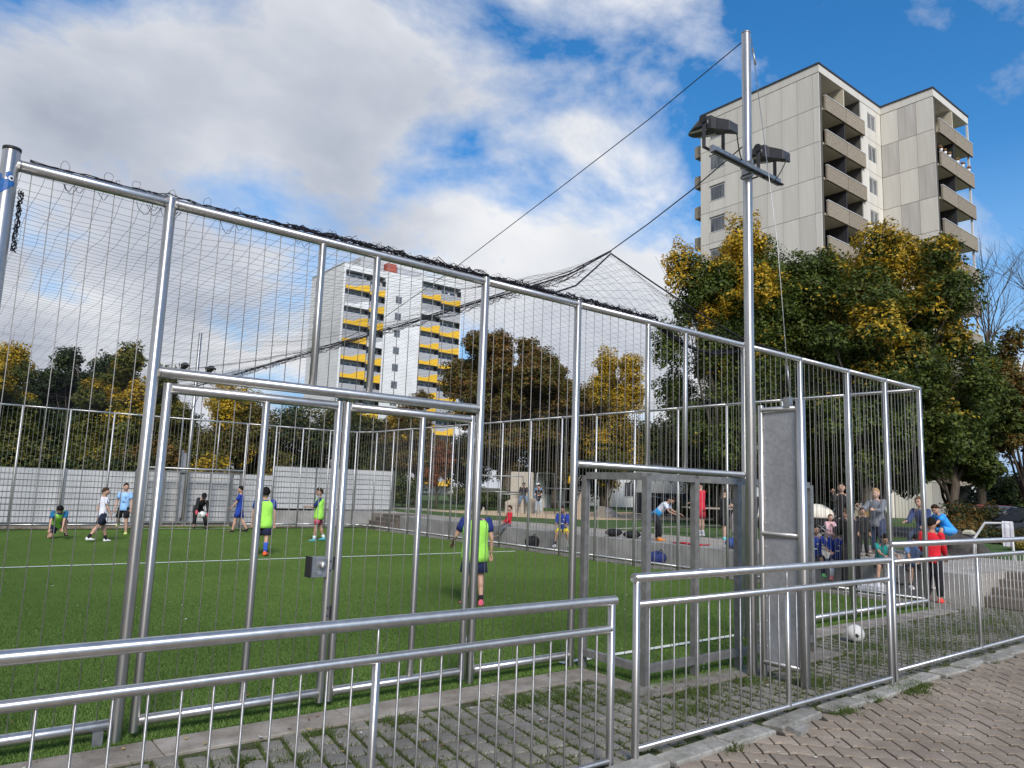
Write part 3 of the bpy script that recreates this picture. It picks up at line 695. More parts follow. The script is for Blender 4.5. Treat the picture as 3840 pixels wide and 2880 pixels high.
net = tag(empty('safety_net', (6.7, 15, 3.6)), 'black mesh safety net stretched as a roof over the ball cage', 'net')
def netz(x, y):
    half = (RX-LX) if x < RX else (SX-RX)
    d = min(1.0, abs(x-RX)/half)
    tent = 3.62+(ridge(y)-3.62)*(1-d)**2.6
    e = min(1.0, max(0.0, (y-FY)/1.08)); e2 = min(1.0, max(0.0, (FAR-y)/1.5))
    sag = 0.16*math.sin(math.pi*d)*min(1, e)*min(1, e2)
    wob = 0.05*mnoise.noise(Vector((x*0.7, y*0.6, 3)))+0.025*mnoise.noise(Vector((x*2.3, y*2.1, 9)))
    return 3.62+(tent-3.62)*(e**0.9)*(e2**0.8)-sag+wob*min(1, e*3)*min(1, e2*2)
def netlines(lines, r):
    V = []; F = []; k = 0
    for pts in lines:
        P = np.array(pts); T = np.gradient(P, axis=0); T /= np.linalg.norm(T, axis=1)[:, None]+1e-9
        a = np.cross(T, [0.0, 0.0, 1.0]); a /= np.linalg.norm(a, axis=1)[:, None]+1e-9; b_ = np.cross(T, a); n = len(P)
        for t in range(3):
            V.append(P+r*(a*math.cos(2.0944*t)+b_*math.sin(2.0944*t)))
        i = np.arange(n-1)
        for t in range(3):
            A = k+t*n; B = k+((t+1) % 3)*n
            F.append(np.stack([A+i, B+i, B+i+1, A+i+1], 1))
        k += 3*n
    return np.concatenate(V), np.concatenate(F)
rn = random.Random(5); lines = []
GS = 0.125
for j in range(int((FAR-FY)/GS)+1):
    y_ = FY+j*GS; row = []
    for i in range(61):
        x = LX+0.06+(SX-LX-0.1)*i/60
        row.append((x, y_+0.03*mnoise.noise(Vector((x*1.9, y_*1.7, 1))), netz(x, y_)))
    lines.append(row)
for i in range(int((SX-LX)/GS)+1):
    x = LX+0.06+i*GS; row = []
    for j in range(101):
        t = (j/100)**1.25; y_ = FY+(FAR-FY)*t
        row.append((x+0.035*mnoise.noise(Vector((x*1.9, y_*1.7, 7))), y_, netz(x, y_)))
    lines.append(row)
Vn, Fn = netlines(lines, 0.0013)
o = link('mesh_cords', npmesh('mesh_cords', Vn-np.array([6.7, 15, 3.6]), Fn, netm), net)
o['kind'] = 'stuff'
# hip ropes and ridge rope
for pts in ([(4.45, FY, 3.66), (4.95, 5.62, 3.74), (5.5, 5.9, 3.98), (6.1, 6.2, 4.38), (RX, 6.53, 4.78)],
            [(RX, 6.53, 4.78), (7.3, 6.3, 4.45), (7.9, 6.05, 4.12), (8.5, 5.75, 3.8), (8.9, FY, 3.66)],
            [(RX, y_, ridge(y_)-0.01) for y_ in (6.53, 7.3, 9, 11, 13, 15, 17, 19, 21, 23, 24.5)]+[(RX, FAR, 3.64)]):
    MB().tube(pts, .010, 6).build('edge_rope', netm, net)
rid = MB()
for k in range(9):                       # bunched cords along the ridge
    pts = []
    for q in range(80):
        y_ = 7.0+17*q/79; pts.append((RX+rn.uniform(-.07, .07), y_, ridge(y_)-0.02+rn.uniform(-.09, .03)))
    rid.tube(pts, .004, 3)
rid.build('bunched_cords', netm, net, kind='stuff')
# gathered surplus net lying along the near top rail, thicker towards the middle
bun = MB()
for k in range(13):
    pts = []; x = LX+0.1+(0 if k < 3 else rn.uniform(1.0, 2.2))
    while x < 6.35:
        th = 0.010+0.022*min(1, max(0, (x-0.9)/1.6))
        pts.append((x, FY+rn.uniform(-th, th)*1.2, TOP+0.040+abs(rn.gauss(0, th*0.75)))); x += rn.uniform(.03, .075)
    if k < 9:                            # slips off the rail and hangs inside, behind the upper post
        for x_, z_ in [(6.5, 3.62), (6.7, 3.55), (6.95, 3.48), (7.25, 3.44), (7.55, 3.46), (7.8, 3.52), (7.95, 3.58)]:
            pts.append((x_+rn.uniform(-.03, .03), FY+.06+rn.uniform(-.02, .03), z_+rn.uniform(-.025, .025)))
    bun.tube(pts, rn.choice([.003, .004, .006]), 4)
for k in range(4):                       # the loose end hangs in a bow below the rail
    pts = [(x_+rn.uniform(-.02, .02), FY+.055+rn.uniform(-.02, .02), z_+rn.uniform(-.015, .015)) for x_, z_ in [(6.0, 3.665), (6.2, 3.66), (6.4, 3.62), (6.6, 3.55), (6.85, 3.475), (7.1, 3.44), (7.35, 3.43), (7.6, 3.45), (7.85, 3.50), (8.02, 3.55)]]
    bun.tube(pts, rn.uniform(.007, .011), 5)
for k in range(120):                     # stray loops
    x = rn.uniform(0.4, 6.3) if k % 4 == 0 else rn.uniform(2.2, 6.3); s = rn.uniform(.012, .035)
    pts = [(x+s*math.cos(t)*0.8, FY+rn.uniform(-.02, .02), TOP+.04+s*1.0+s*math.sin(t)) for t in [2*math.pi*q/9 for q in range(10)]]
    bun.tube(pts, .0016, 3)
for k in range(14):                      # loops below the rail
    x = rn.uniform(0.3, 2.2); s = rn.uniform(.03, .12)
    pts = [(x+s*(q/6-.5), FY+.05, TOP-.03-s*rn.uniform(.5, .9)*math.sin(math.pi*q/6)) for q in range(7)]
    bun.tube(pts, .0022, 3)
for k in range(7):                       # clump hanging down the corner post
    pts = [(LX+.06+rn.uniform(0, .035), FY+.02+rn.uniform(-.02, .03), 3.46-0.40*q/16) for q in range(17)]
    bun.tube(pts, .0032, 4)
bun.build('gathered_net', netm, net, kind='stuff')

# ---------------------------------------------------------------- barrier railings on the path side
def railing(x0, x1, y, zt, zr, zb, mids, label, left_end=True, first=None):
    g_ = tag(empty('barrier_railing', ((x0+x1)/2, y, 0)), label, 'railing', 'stainless steel barrier railings along the path')
    rod('handrail', (x0-.03, y, zt), (x1+.03, y, zt), .030, steel_rail, g_, 18)
    for x in ([x0] if left_end else [])+[x1]: rod('post', (x, y, -0.03), (x, y, zt), .025, steel, g_, 16)
    rod('middle_rail', (x0, y, zr), (x1, y, zr), .024, steel_rail, g_, 16)
    rod('bottom_rail', (x0, y, zb), (x1, y, zb), .020, steel_rail, g_, 16)
    for x in mids:
        rod('post', (x, y, zb-.002), (x, y, zr), .021, steel, g_, 14); rod('stub', (x, y, zr), (x, y, zt), .007, steel, g_, 8)
    s = [x0]+list(mids)+[x1]
    for a, b_ in zip(s, s[1:]):
        n = round((b_-a)/0.128)
        for k in range(1, n): rod('bar', (a+(b_-a)*k/n, y, zb), (a+(b_-a)*k/n, y, zr), .0063, steel_bar, g_, 8)
    return g_
railing(-1.80, 3.52, 3.37, 1.012, 0.838, 0.05, (0.04, 1.86), 'left barrier railing in the foreground, its right end beside the gap', True)
railing(3.73, 7.22, 3.35, 1.145, 0.975, 0.085, (5.50,), 'middle barrier railing in front of the mast and the white ball')
railing(7.42, 11.6, 3.40, 1.285, 1.12, 0.11, (9.48,), 'right barrier railing nearest the stone steps')
# ================================================================ white screen fence behind the far end
m_strip_w = mat('screen_strip', (0.44, 0.45, 0.45), rough=0.7, c2=(0.56, 0.57, 0.57), scale=3, bump=0.15, bscale=40, stretch=(0.3, 1, 3), orand=0.12, wvar=(0.7, 0.10))
m_rodgrey = mat('mat_fence_rod', (0.22, 0.22, 0.22), rough=0.6, metal=0.4)
def screen(x0, x1, y, z0, z1, label, npan, root=None, dy=0.0):
    f = tag(empty('screen_fence', ((x0+x1)/2, y, z0)), label, 'fence')
    pwid = (x1-x0)/npan; n = round((z1-z0)/0.195); sh = (z1-z0)/n; rg = random.Random(int(x0*10))
    for p in range(npan+1): boxobj('post', (x0+p*pwid-.03, y-.02, z0-.1), (x0+p*pwid+.03, y+.05, z1+.02), zinc, f)
    for p in range(npan):
        a = x0+p*pwid+.035; b_ = x0+(p+1)*pwid-.035
        for k in range(n):
            o_ = boxobj('screen_strip', (a, y-.004, z0+k*sh+.010), (b_, y+.004, z0+(k+1)*sh-.010), m_strip_w, f)
            o_.location.y += rg.uniform(-.006, .006); o_.rotation_euler = (rg.uniform(-.03, .03), 0, 0)
        wr = MB()
        for k in range(n+1):
            for s_ in (-.014, .014): wr.box((a, y+s_-.004, z0+k*sh-.004), (b_, y+s_+.004, z0+k*sh+.004))
        q = a
        while q < b_: wr.box((q-.0025, y-.022, z0), (q+.0025, y-.017, z1)); q += 0.10
        wr.build('mat_wires', m_rodgrey, f, kind='stuff')
    return f
screen(-2.6, 5.55, 27.25, 0.12, 1.80, 'pale grey screen fence with strips, left of the far goal', 4)
screen(5.60, 10.30, 27.45, 0.10, 1.86, 'pale grey screen fence with strips directly behind the far goal', 3)
screen(10.35, 15.5, 27.60, 0.62, 2.22, 'taller pale grey screen fence standing on a concrete plinth', 3)
MB2 = MB().box((10.2, 27.5, -.05), (15.7, 27.75, .55)); tag(MB2.build('plinth_wall', m_conc), 'low concrete plinth under the taller screen fence', 'wall')
tag(MB().box((-3, 26.9, -.05), (10.15, 27.15, .06)).build('edging', m_strip), kind='structure')

# ================================================================ grey panel tower on the right
m_panel = mat('facade_panel', (0.57, 0.54, 0.475), rough=0.85, c2=(0.67, 0.645, 0.58), scale=0.55, bump=0.1, bscale=15, stretch=(3.0, 3.0, 0.22), edge=(0.3, 0.7), orand=0.09)
m_panel_d = mat('facade_panel_stained', (0.40, 0.37, 0.335), rough=0.85, c2=(0.56, 0.54, 0.50), scale=0.8, bump=0.1, bscale=15, stretch=(3.0, 3.0, 0.2), edge=(0.3, 0.7))
m_core = mat('facade_joint', (0.10, 0.095, 0.085), rough=0.9)
m_pebble = mat('pebble_balcony', (0.20, 0.165, 0.12), rough=0.95, c2=(0.36, 0.31, 0.24), scale=7, bump=0.5, bscale=30, orand=0.12)
m_bwall = mat('balcony_wall', (0.52, 0.47, 0.36), rough=0.9, var=0.08)
m_roofb = mat('roof_edge', (0.035, 0.033, 0.032), rough=0.6)
m_wframe = mat('window_frame', (0.62, 0.62, 0.60), rough=0.5, var=0.05)
m_ddoor = mat('dark_partition', (0.03, 0.03, 0.034), rough=0.6)
m_curt = mat('curtain_pane', (0.05, 0.055, 0.065), rough=0.12, c2=(0.20, 0.21, 0.22), scale=0.9, spec=0.7, stretch=(4, 4, 0.6))
def win_x(par, X, y0, y1, z0, z1, s=-1):
    """window in a wall of constant X"""
    f = MB(); t = .07
    for lo, hi in [((y0, z0), (y1, z0+t)), ((y0, z1-t), (y1, z1)), ((y0, z0+t), (y0+t, z1-t)), ((y1-t, z0+t), (y1, z1-t))]:
        f.box((min(X, X+s*.03), lo[0], lo[1]), (max(X, X+s*.03), hi[0], hi[1]))
    fr = f.build('window', m_wframe, par)
    MB().box((min(X, X+s*.012), y0+t, z0+t), (max(X, X+s*.012), y1-t, z1-t)).build('pane', m_curt, fr)
    MB().box((min(X, X+s*.06), y0-.04, z0-.05), (max(X, X+s*.06), y1+.04, z0)).build('sill', m_core, fr)
    MB().box((min(X, X+s*.05), y0-.03, z1), (max(X, X+s*.05), y1+.03, z1+.11)).build('shutter_box', m_core, fr)
def win_y(par, Y, x0, x1, z0, z1, pm=None, mull=True):
    f = MB(); t = .06
    L_ = [((x0, z0), (x1, z0+t)), ((x0, z1-t), (x1, z1)), ((x0, z0+t), (x0+t, z1-t)), ((x1-t, z0+t), (x1, z1-t))]
    if mull: L_.append((((x0+x1)/2-.03, z0+t), ((x0+x1)/2+.03, z1-t)))
    for lo, hi in L_: f.box((lo[0], Y-.03, lo[1]), (hi[0], Y, hi[1]))
    fr = f.build('window', m_wframe, par)
    MB().box((x0+t, Y-.012, z0+t), (x1-t, Y, z1-t)).build('pane', pm or m_curt, fr)
    return fr
tow = tag(empty('apartment_tower', (57, 32, 0)), 'grey concrete panel apartment tower with pebble balconies, partly behind trees at right', 'building')
Z0, FH, NF = 0.35, 2.935, 12
TX0, TX1, TX2, TX3 = 52.42, 62.76, 62.9, 70.1; TY1, TY2 = 28.38, 23.99; TYB = 39.9; ZT = Z0+FH*NF+.06
core = MB()
core.box((TX0+.08, TY1+2.0, Z0), (TX1+8, TYB-.1, ZT+.5)); core.box((59.15, TY1+.08, Z0), (TX1, TY1+2.0, ZT+.5))
core.box((TX0+.08, TY1+.08, Z0), (TX0+.5, TY1+2.0, ZT+.5))
core.box((TX1+.08, TY2+1.9, Z0), (TX3-.05, TY1+2.2, ZT+.5)); core.box((TX1+.08, TY2+.08, Z0), (TX1+.5, TY2+1.9, ZT+.5))
core.build('core_wall', m_core, tow)
yj = [28.40, 28.92, 30.30, 31.71, 33.13, 34.53, 35.93, 37.31, 38.95, 39.90]
rg = random.Random(8)
for k in range(NF):
    z0 = Z0+k*FH+.02; z1 = Z0+(k+1)*FH-.02
    for a, b_ in zip(yj, yj[1:]):
        if a == 37.31:
            boxobj('facade_panel', (TX0, a+.015, z0), (TX0+.09, b_-.015, z0+.90), m_panel, tow)
            boxobj('facade_panel', (TX0, a+.015, z0+2.42), (TX0+.09, b_-.015, z1), m_panel, tow)
            win_x(tow, TX0+.07, a+.03, b_-.03, z0+.95, z0+2.30)
        else: boxobj('facade_panel', (TX0, a+.012, z0), (TX0+.09, b_-.012, z1), m_panel, tow)
    # balcony bay on the near face
    z0f = Z0+k*FH
    boxobj('balcony_floor', (TX0+.5, TY1+.02, z0f-.09), (59.15, TY1+2.0, z0f+.07), m_bwall, tow)
    boxobj('balcony_back', (TX0+.5, TY1+1.93, z0f+.07), (59.14, TY1+1.998, z0f+2.84), m_bwall, tow)
    for xa, xb in ((TX0+.56, 56.20), (56.26, 59.42)):
        pn_ = boxobj('balcony_panel', (xa, TY1-.22, z0f-.18), (xb, TY1-.08, z0f+1.05), m_pebble, tow, c=.03)
        boxobj('handrail', (xa, TY1-.24, z0f+1.06), (xb, TY1-.05, z0f+1.11), m_wframe, pn_)
        boxobj('end_panel', (xb-.12, TY1-.078, z0f-.18), (xb, TY1+.02, z0f+1.05), m_pebble, pn_)
    boxobj('partition', (56.15, TY1-.06, z0f+.07), (56.30, TY1+1.9, z0f+2.84), m_ddoor if k < NF-1 else m_bwall, tow)
    for xa in (53.6, 57.2): win_y(tow, TY1+1.92, xa, xa+1.7, z0f+.3, z0f+2.4, glass)
    boxobj('facade_panel', (59.16, TY1, z0), (60.36, TY1+.09, z1), m_panel, tow)
    boxobj('facade_panel', (61.84, TY1, z0), (TX1-.02, TY1+.09, z1), m_panel, tow)
    boxobj('facade_panel', (60.375, TY1, z0), (61.825, TY1+.09, z0+.92), m_panel, tow)
    boxobj('facade_panel', (60.375, TY1, z0+2.36), (61.825, TY1+.09, z1), m_panel, tow)
    win_y(tow, TY1+.075, 60.40, 61.80, z0+.95, z0+2.34)
    # second block
    yk2 = [TY2+.02, 25.4, 26.9, TY1-.02]
    for q, (a, b_) in enumerate(zip(yk2, yk2[1:])):
        boxobj('facade_panel', (TX1, a+.012, z0), (TX1+.09, b_-.012, z1), m_panel_d if (k+q) % 3 == 0 else m_panel, tow)
    boxobj('balcony_floor', (TX1+.5, TY2+.02, z0f-.09), (TX3-.05, TY2+1.9, z0f+.07), m_bwall, tow)
    boxobj('balcony_back', (TX1+.5, TY2+1.84, z0f+.07), (TX3-.06, TY2+1.898, z0f+2.84), m_bwall if k != NF-2 else mat('green_wall', (.10, .18, .12)), tow)
    for xa, xb in ((TX1+.56, 66.4), (66.46, 70.3)):
        pn_ = boxobj('balcony_panel', (xa, TY2-.22, z0f-.18), (xb, TY2-.08, z0f+1.05), m_pebble, tow, c=.03)
        boxobj('handrail', (xa, TY2-.24, z0f+1.06), (xb, TY2-.05, z0f+1.11), m_wframe, pn_)
    boxobj('partition', (66.35, TY2-.06, z0f+.07), (66.50, TY2+1.8, z0f+2.84), m_ddoor if k < NF-1 else m_bwall, tow)
    boxobj('side_post', (69.9, TY2-.02, z0f+.07), (70.05, TY2+.14, z0f+2.84), m_wframe, tow)
    for xa in (63.9, 67.4): win_y(tow, TY2+1.83, xa, xa+1.6, z0f+.3, z0f+2.4, glass)
    # balconies of the hidden far side, seen end-on
    boxobj('balcony_panel', (TX0+.25, TYB+.05, z0f-.1), (TX0+3.0, TYB+.85, z0f+1.0), m_pebble, tow)
for (a, b_, c_, d_) in [(TX0-.01, TX1+.1, TY1-.01, TYB), (TX1-.01, TX3, TY2-.01, TY1+.5)]:
    boxobj('parapet', (a, c_, ZT-.02), (b_, d_, ZT+.62), m_panel, tow)
    boxobj('roof_edge', (a-.06, c_-.06, ZT+.625), (b_+.06, d_+.06, ZT+.76), m_roofb, tow)
m_fl = mat('flower_red', (0.35, 0.06, 0.05), rough=0.8, c2=(0.06, 0.14, 0.03), scale=9)
for q, xa in enumerate((63.5, 64.3, 65.2, 66.9, 68.0, 69.3)):
    fz = Z0+(NF-2)*FH+1.12
    pt = tag(empty('flower_pot', (xa, TY2-.15, fz)), 'flower pot number %s along the planted balcony rail of the right tower' % ['one from the left', 'two from the left', 'three from the left', 'four from the left', 'five from the left', 'six, rightmost'][q], 'flower pot', 'flower pots on the top balcony')
    MB().tube([(xa, TY2-.15, fz), (xa, TY2-.15, fz+.22)], [.10, .14], 10).build('pot', white, pt)
    bb = MB()
    for _ in range(14): bb.ball((xa+rg.uniform(-.2, .2), TY2-.15+rg.uniform(-.1, .1), fz+.25+rg.uniform(0, .22)), rg.uniform(.05, .1), nu=5, nv=4)
    bb.build('blossom', m_fl, pt)

# ================================================================ white tower with yellow balconies
m_wt = mat('white_render', (0.66, 0.67, 0.66), rough=0.85, c2=(0.76, 0.77, 0.76), scale=0.4)
m_gp = mat('grey_balcony', (0.40, 0.405, 0.415), rough=0.7, var=0.08)
m_yel = mat('yellow_panel', (0.80, 0.48, 0.03), rough=0.55, var=0.06)
m_dk = mat('loggia_wall_grey', (0.62, 0.62, 0.62), rough=0.9)  # even pale grey for the loggia backs and window lintels
m_red = mat('roof_plant_red', (0.35, 0.09, 0.06), rough=0.7)
wt = tag(empty('apartment_tower', (60, 115, 0)), 'white apartment tower with grey and yellow balconies far behind the trees', 'building')
WY, WB, WZ, WN = 108.65, 121.6, 0.4, 12
b = MB(); b.box((49.8, WY+1.8, WZ), (57.4, WB, 37.2)); b.box((57.4, WY, WZ), (64.2, WB, 37.35)); b.box((64.2, WY+1.8, WZ), (73.1, WB, 38.2))
b.box((49.8, WY, WZ), (50.15, WY+1.8, 37.2)); b.box((72.75, WY, WZ), (73.1, WY+1.8, 38.2)); b.box((64.2, WY, WZ), (64.55, WY+1.8, 38.2))
b.box((50.15, WY, 36.15), (57.4, WY+1.8, 37.2)); b.box((64.55, WY, 37.2), (72.75, WY+1.8, 38.2))
b.build('wall', m_wt, wt)
boxobj('roof_plant', (54.5, WY+4, 37.2), (59, WY+9, 40.2), m_gp, wt); boxobj('roof_plant', (59.2, WY+3, 37.35), (61, WY+6, 39.9), m_red, wt); boxobj('roof_plant', (61.2, WY+3, 37.35), (66, WY+8, 39.6), m_gp, wt)
boxobj('roof_edge', (49.7, WY-.08, 37.201), (57.41, WB, 37.32), m_wframe, wt); boxobj('roof_edge', (64.15, WY-.08, 38.201), (73.2, WB, 38.32), m_wframe, wt)
def wavy(par, x0, x1, z0, hi, m):
    w_ = x1-x0; P = [(x0, .55), (x0+.28*w_, .50), (x0+.42*w_, .52), (x0+.55*w_, .72), (x0+.66*w_, .95), (x0+.80*w_, 1.02), (x0+.92*w_, 1.16), (x1, 1.15)]
    poly = [(x0, WY-.24, z0), (x1, WY-.24, z0)]+[(x, WY-.24, z0+h*hi) for x, h in reversed(P)]
    MB().prism(poly, (0, .05, 0)).build('accent_panel', m, par)
for k in range(WN):
    zf = 33.1-2.93*k
    for q, (x0, x1, dz, bay) in enumerate([(50.16, 54.5, 0, 0), (54.62, 57.39, -.25, 1), (64.56, 68.5, 1.15, 2), (68.62, 72.74, 0.85, 3)]):
        z_ = zf+dz
        if z_ < 1: continue
        boxobj('balcony_floor', (x0, WY-.18, z_-.14), (x1, WY+1.8, z_-.01), m_wt, wt)
        boxobj('loggia_back', (x0, WY+1.04, z_), (x1, WY+1.795, z_+2.75), m_dk, wt)
        bp_ = boxobj('balcony_front', (x0, WY-.19, z_-.1), (x1, WY-.10, z_+1.86 if q in (0, 2) else z_+1.66), m_gp, wt)
        am = m_wt if (k, q) in ((1, 0), (1, 2), (3, 1)) else m_yel
        if not (q == 3 and k == 1): wavy(bp_, x0, x1-.05, z_-.12, 1.0+0.12*((k*7+q*3) % 3), am)
        wd = (x1-x0)
        win_y(wt, WY+1.03, x0+.15*wd, x0+.50*wd, z_+1.2, z_+2.5, glass); win_y(wt, WY+1.03, x0+.58*wd, x0+.85*wd, z_+.2, z_+2.5, glass, False)
        boxobj('divider', (x1-.05, WY-.1, z_), (x1+.05, WY+1.7, z_+2.7), m_ddoor, wt)
    if zf > 1:
        f_ = win_y(wt, WY-.002, 59.5, 60.75, zf-.95, zf+.35, m_curt); boxobj('lintel', (59.45, WY-.04, zf+.36), (60.8, WY-.003, zf+.46), m_dk, f_)
        win_x(wt, 49.8, 118.6, 119.8, zf+1.6, zf+2.95)
lowb = tag(MB().box((22, 58, 0), (34.5, 70, 5.0)).build('flat_roofed_building', m_gp), 'plain grey flat-roofed building below the white tower', 'building')

# ================================================================ low white houses behind the playground
def low_house(x0, x1, y0, y1, zt_, label, wins, m=None, roof=True):
    h = tag(empty('low_building', ((x0+x1)/2, y0, 0)), label, 'building')
    MB().box((x0, y0, 0), (x1, y1, zt_)).build('wall', m or m_wt, h)
    if roof: boxobj('roof_edge', (x0-.15, y0-.15, zt_+.002), (x1+.15, y1+.15, zt_+.2), m_roofb, h)
    for a, b_, c_, d_ in wins: win_y(h, y0-.004, a, b_, c_, d_, glass)
    return h
low_house(31.3, 33.6, 36.6, 40, 2.9, 'small white house wall glimpsed behind the playground climbing block', [(31.7, 32.5, 1.3, 2.3)])
low_house(43, 62, 41, 48, 3.3, 'long low white building with grey doors behind the lawn', [(44+2.6*k, 45.6+2.6*k, 1.3, 2.5) for k in range(7)])
low_house(36.5, 50.6, 27.2, 33, 3.6, 'low white garage row behind the standing children', [(37.5+2.2*k, 39+2.2*k, .8, 2.6) for k in range(6)], mat('garage_white', (.55, .58, .60), var=.08))
# ================================================================ trees
m_bark = mat('bark', (0.055, 0.042, 0.03), rough=0.95, c2=(0.13, 0.105, 0.08), scale=8, bump=0.8, bscale=18, stretch=(1, 1, 0.2))
m_leaf = mat('autumn_leaf', (0.85, 0.85, 0.85), rough=0.6, var=0.06, attr=True, trans=0.30, spec=0.3)
GREEN = [(0.034, 0.056, 0.009), (0.056, 0.084, 0.013), (0.082, 0.104, 0.017)]
OLIVE = [(0.045, 0.055, 0.012), (0.075, 0.080, 0.016), (0.11, 0.095, 0.018)]
YELL = [(0.31, 0.195, 0.013), (0.42, 0.275, 0.017), (0.24, 0.19, 0.02)]
BROWN = [(0.105, 0.062, 0.015), (0.15, 0.082, 0.018), (0.085, 0.068, 0.017)]
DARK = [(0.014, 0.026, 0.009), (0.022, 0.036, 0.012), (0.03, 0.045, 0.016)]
def leafcloud(lobes, n, size, pal, pal2, f2, top, rsx, droop=0.3):
    """n leaf-spray quads spread through lobes (cx,cy,cz,rx,ry,rz); pal2 colours whole sprays that turned"""
    vol = np.array([l[3]*l[4]*l[5] for l in lobes])**0.75; pick = rsx.choice(len(lobes), n, p=vol/vol.sum())
    Lb = np.array(lobes)[pick]
    d = rsx.normal(size=(n, 3)); d /= np.linalg.norm(d, axis=1)[:, None]
    rr = rsx.rand(n)**0.38
    lump = 1+0.28*np.sin(d[:, 0]*5+pick)*np.sin(d[:, 1]*4.3+pick*2)+0.18*np.sin(d[:, 2]*7+pick*3)
    P = Lb[:, :3]+d*Lb[:, 3:6]*(rr*lump)[:, None]
    # orientation: mostly facing up and outwards
    nrm = d*0.8+np.array([0, 0, 0.75])+rsx.normal(size=(n, 3))*0.55; nrm /= np.linalg.norm(nrm, axis=1)[:, None]
    a = np.cross(nrm, rsx.normal(size=(n, 3))); a /= np.linalg.norm(a, axis=1)[:, None]; b_ = np.cross(nrm, a)
    s = size*(0.55+0.9*rsx.rand(n))[:, None]; el = (0.45+0.35*rsx.rand(n))[:, None]
    V = np.stack([P-a*s, P+b_*s*el+a*s*0.5, P-b_*s*el+a*s*0.5-nrm*s*droop], 1).reshape(-1, 3)
    c1 = np.array(pal)[rsx.randint(len(pal), size=n)]; c2_ = np.array(pal2)[rsx.randint(len(pal2), size=n)]
    # a spray turns yellow by lobe and by exposure to the top of the crown
    lobe_t = rsx.rand(len(lobes))[pick]
    hgt = np.clip((P[:, 2]-top[0])/(top[1]-top[0]), 0, 1)
    lt = lobe_t**1.6
    pr = np.clip(f2*(0.12+2.0*hgt**2.2)*(0.08+2.4*lt)*np.clip(rr*2-.75, .12, 1), 0, 0.96)
    fld = np.zeros(n)
    for _ in range(5):
        kv = rsx.normal(size=3)*1.7; fld += np.sin(P @ kv+rsx.rand()*6.28)
    fld = 0.5+fld/6.5
    turn = 0.72*np.clip(fld, 0, 1)+0.28*rsx.rand(n) < pr
    C_ = np.where(turn[:, None], c2_, c1)*(1.25+0.7*rsx.rand(n))[:, None]
    return V, np.arange(3*n).reshape(-1, 3), np.repeat(C_, 3, 0)
LF, LN = 0.44, 3.9        # leaf-spray size and count factors
def make_tree(name, base, h, crown, nl, lobe_n, size, pal, pal2, f2, label, cat='tree', seed=1, trunk_r=0.2, lobe_r=(0.22, 0.4), group=None, lob=None):
    """crown = (centre offset x, y, z centre, rx, ry, rz)"""
    rsx = np.random.RandomState(seed); rg = random.Random(seed)
    t = tag(empty(name, base), label, cat, group)
    bx, by, bz = base; ox, oy, cz, rx, ry, rz = crown
    lobes = []
    for k in range(lobe_n):
        d = rsx.normal(size=3); d /= np.linalg.norm(d); f = rsx.rand()**0.45*0.86
        q = rg.uniform(*lobe_r)
        lobes.append((bx+ox+d[0]*rx*f, by+oy+d[1]*ry*f, bz+cz+d[2]*rz*f, rx*q, ry*q, rz*q*0.8))
    if lob: lobes += [(bx+a, by+b_, bz+c, d, d, e) for a, b_, c, d, e in lob]
    V, F, C_ = leafcloud(lobes, int(nl*LN), size*LF, pal, pal2, f2, (bz+cz-rz*0.7, bz+cz+rz), rsx)
    crown_o = link('crown', npmesh('crown', V-np.array(base), F, m_leaf, C_), t)
    tb = MB(); top = Vector((bx+ox*0.7, by+oy*0.7, bz+cz+rz*0.45)); n = 9
    pts = [Vector(base).lerp(top, k/n)+Vector((rg.uniform(-.1, .1), rg.uniform(-.1, .1), 0))*(1 if k else 0)*(h/9) for k in range(n+1)]
    tb.tube(pts, [trunk_r*(1.25 if k == 0 else 1)*(1-0.85*k/n) for k in range(n+1)], 9)
    trunk_o = tb.build('trunk', m_bark, t)
    lb_ = MB()
    for l in lobes[:min(len(lobes), 26)]:
        k = rg.uniform(.18, .75); i = int(k*n); p0 = pts[i]; p1 = Vector(l[:3]); mid = p0.lerp(p1, .5)+Vector((0, 0, -0.06*(p1-p0).length))+Vector((rg.uniform(-.2, .2), rg.uniform(-.2, .2), 0))
        r0 = trunk_r*(1-.85*k)*.5
        lb_.tube([p0, mid, p1], [r0, r0*.6, r0*.12], 6)
        for _ in range(3):
            e = p1+Vector((rg.gauss(0, 1)*l[3], rg.gauss(0, 1)*l[4], rg.uniform(.0, 1.0)*l[5]))*0.8
            lb_.tube([mid.lerp(p1, rg.random()), e], [r0*.25, r0*.05], 4)
    lb_.build('limb', m_bark, trunk_o)
    return t
def bare_tree(base, h, label, seed, r=0.16, spread=0.55, lv=6):
    rg = random.Random(seed); t = tag(empty('bare_tree', base), label, 'tree'); tr = MB(); br = MB()
    def grow(p, d, ln, rad, l):
        n = 3; pts = [p]; q = p
        for k in range(n):
            d = (d+Vector((rg.gauss(0, .10), rg.gauss(0, .10), rg.gauss(.05, .06)))).normalized(); q = q+d*ln/n; pts.append(q)
        (tr if l == lv else br).tube(pts, [rad*(1-.3*k/n) for k in range(n+1)], 7 if l > 3 else 4, caps=False)
        if l == 0: return
        for _ in range(3 if l > 1 else 2):
            a = rg.uniform(0, 6.28); s = rg.uniform(.35, 1.0)*spread
            x, y_, _d = frame(d); nd_ = (d+(x*math.cos(a)+y_*math.sin(a))*s).normalized()
            grow(pts[rg.choice([2, 3, 3])], nd_, ln*rg.uniform(.62, .82), rad*.55, l-1)
    grow(Vector(base), Vector((0, 0, 1)), h*.28, r, lv)
    t_ = tr.build('trunk', m_bark, t); br.build('branches', m_bark, t)
    return t
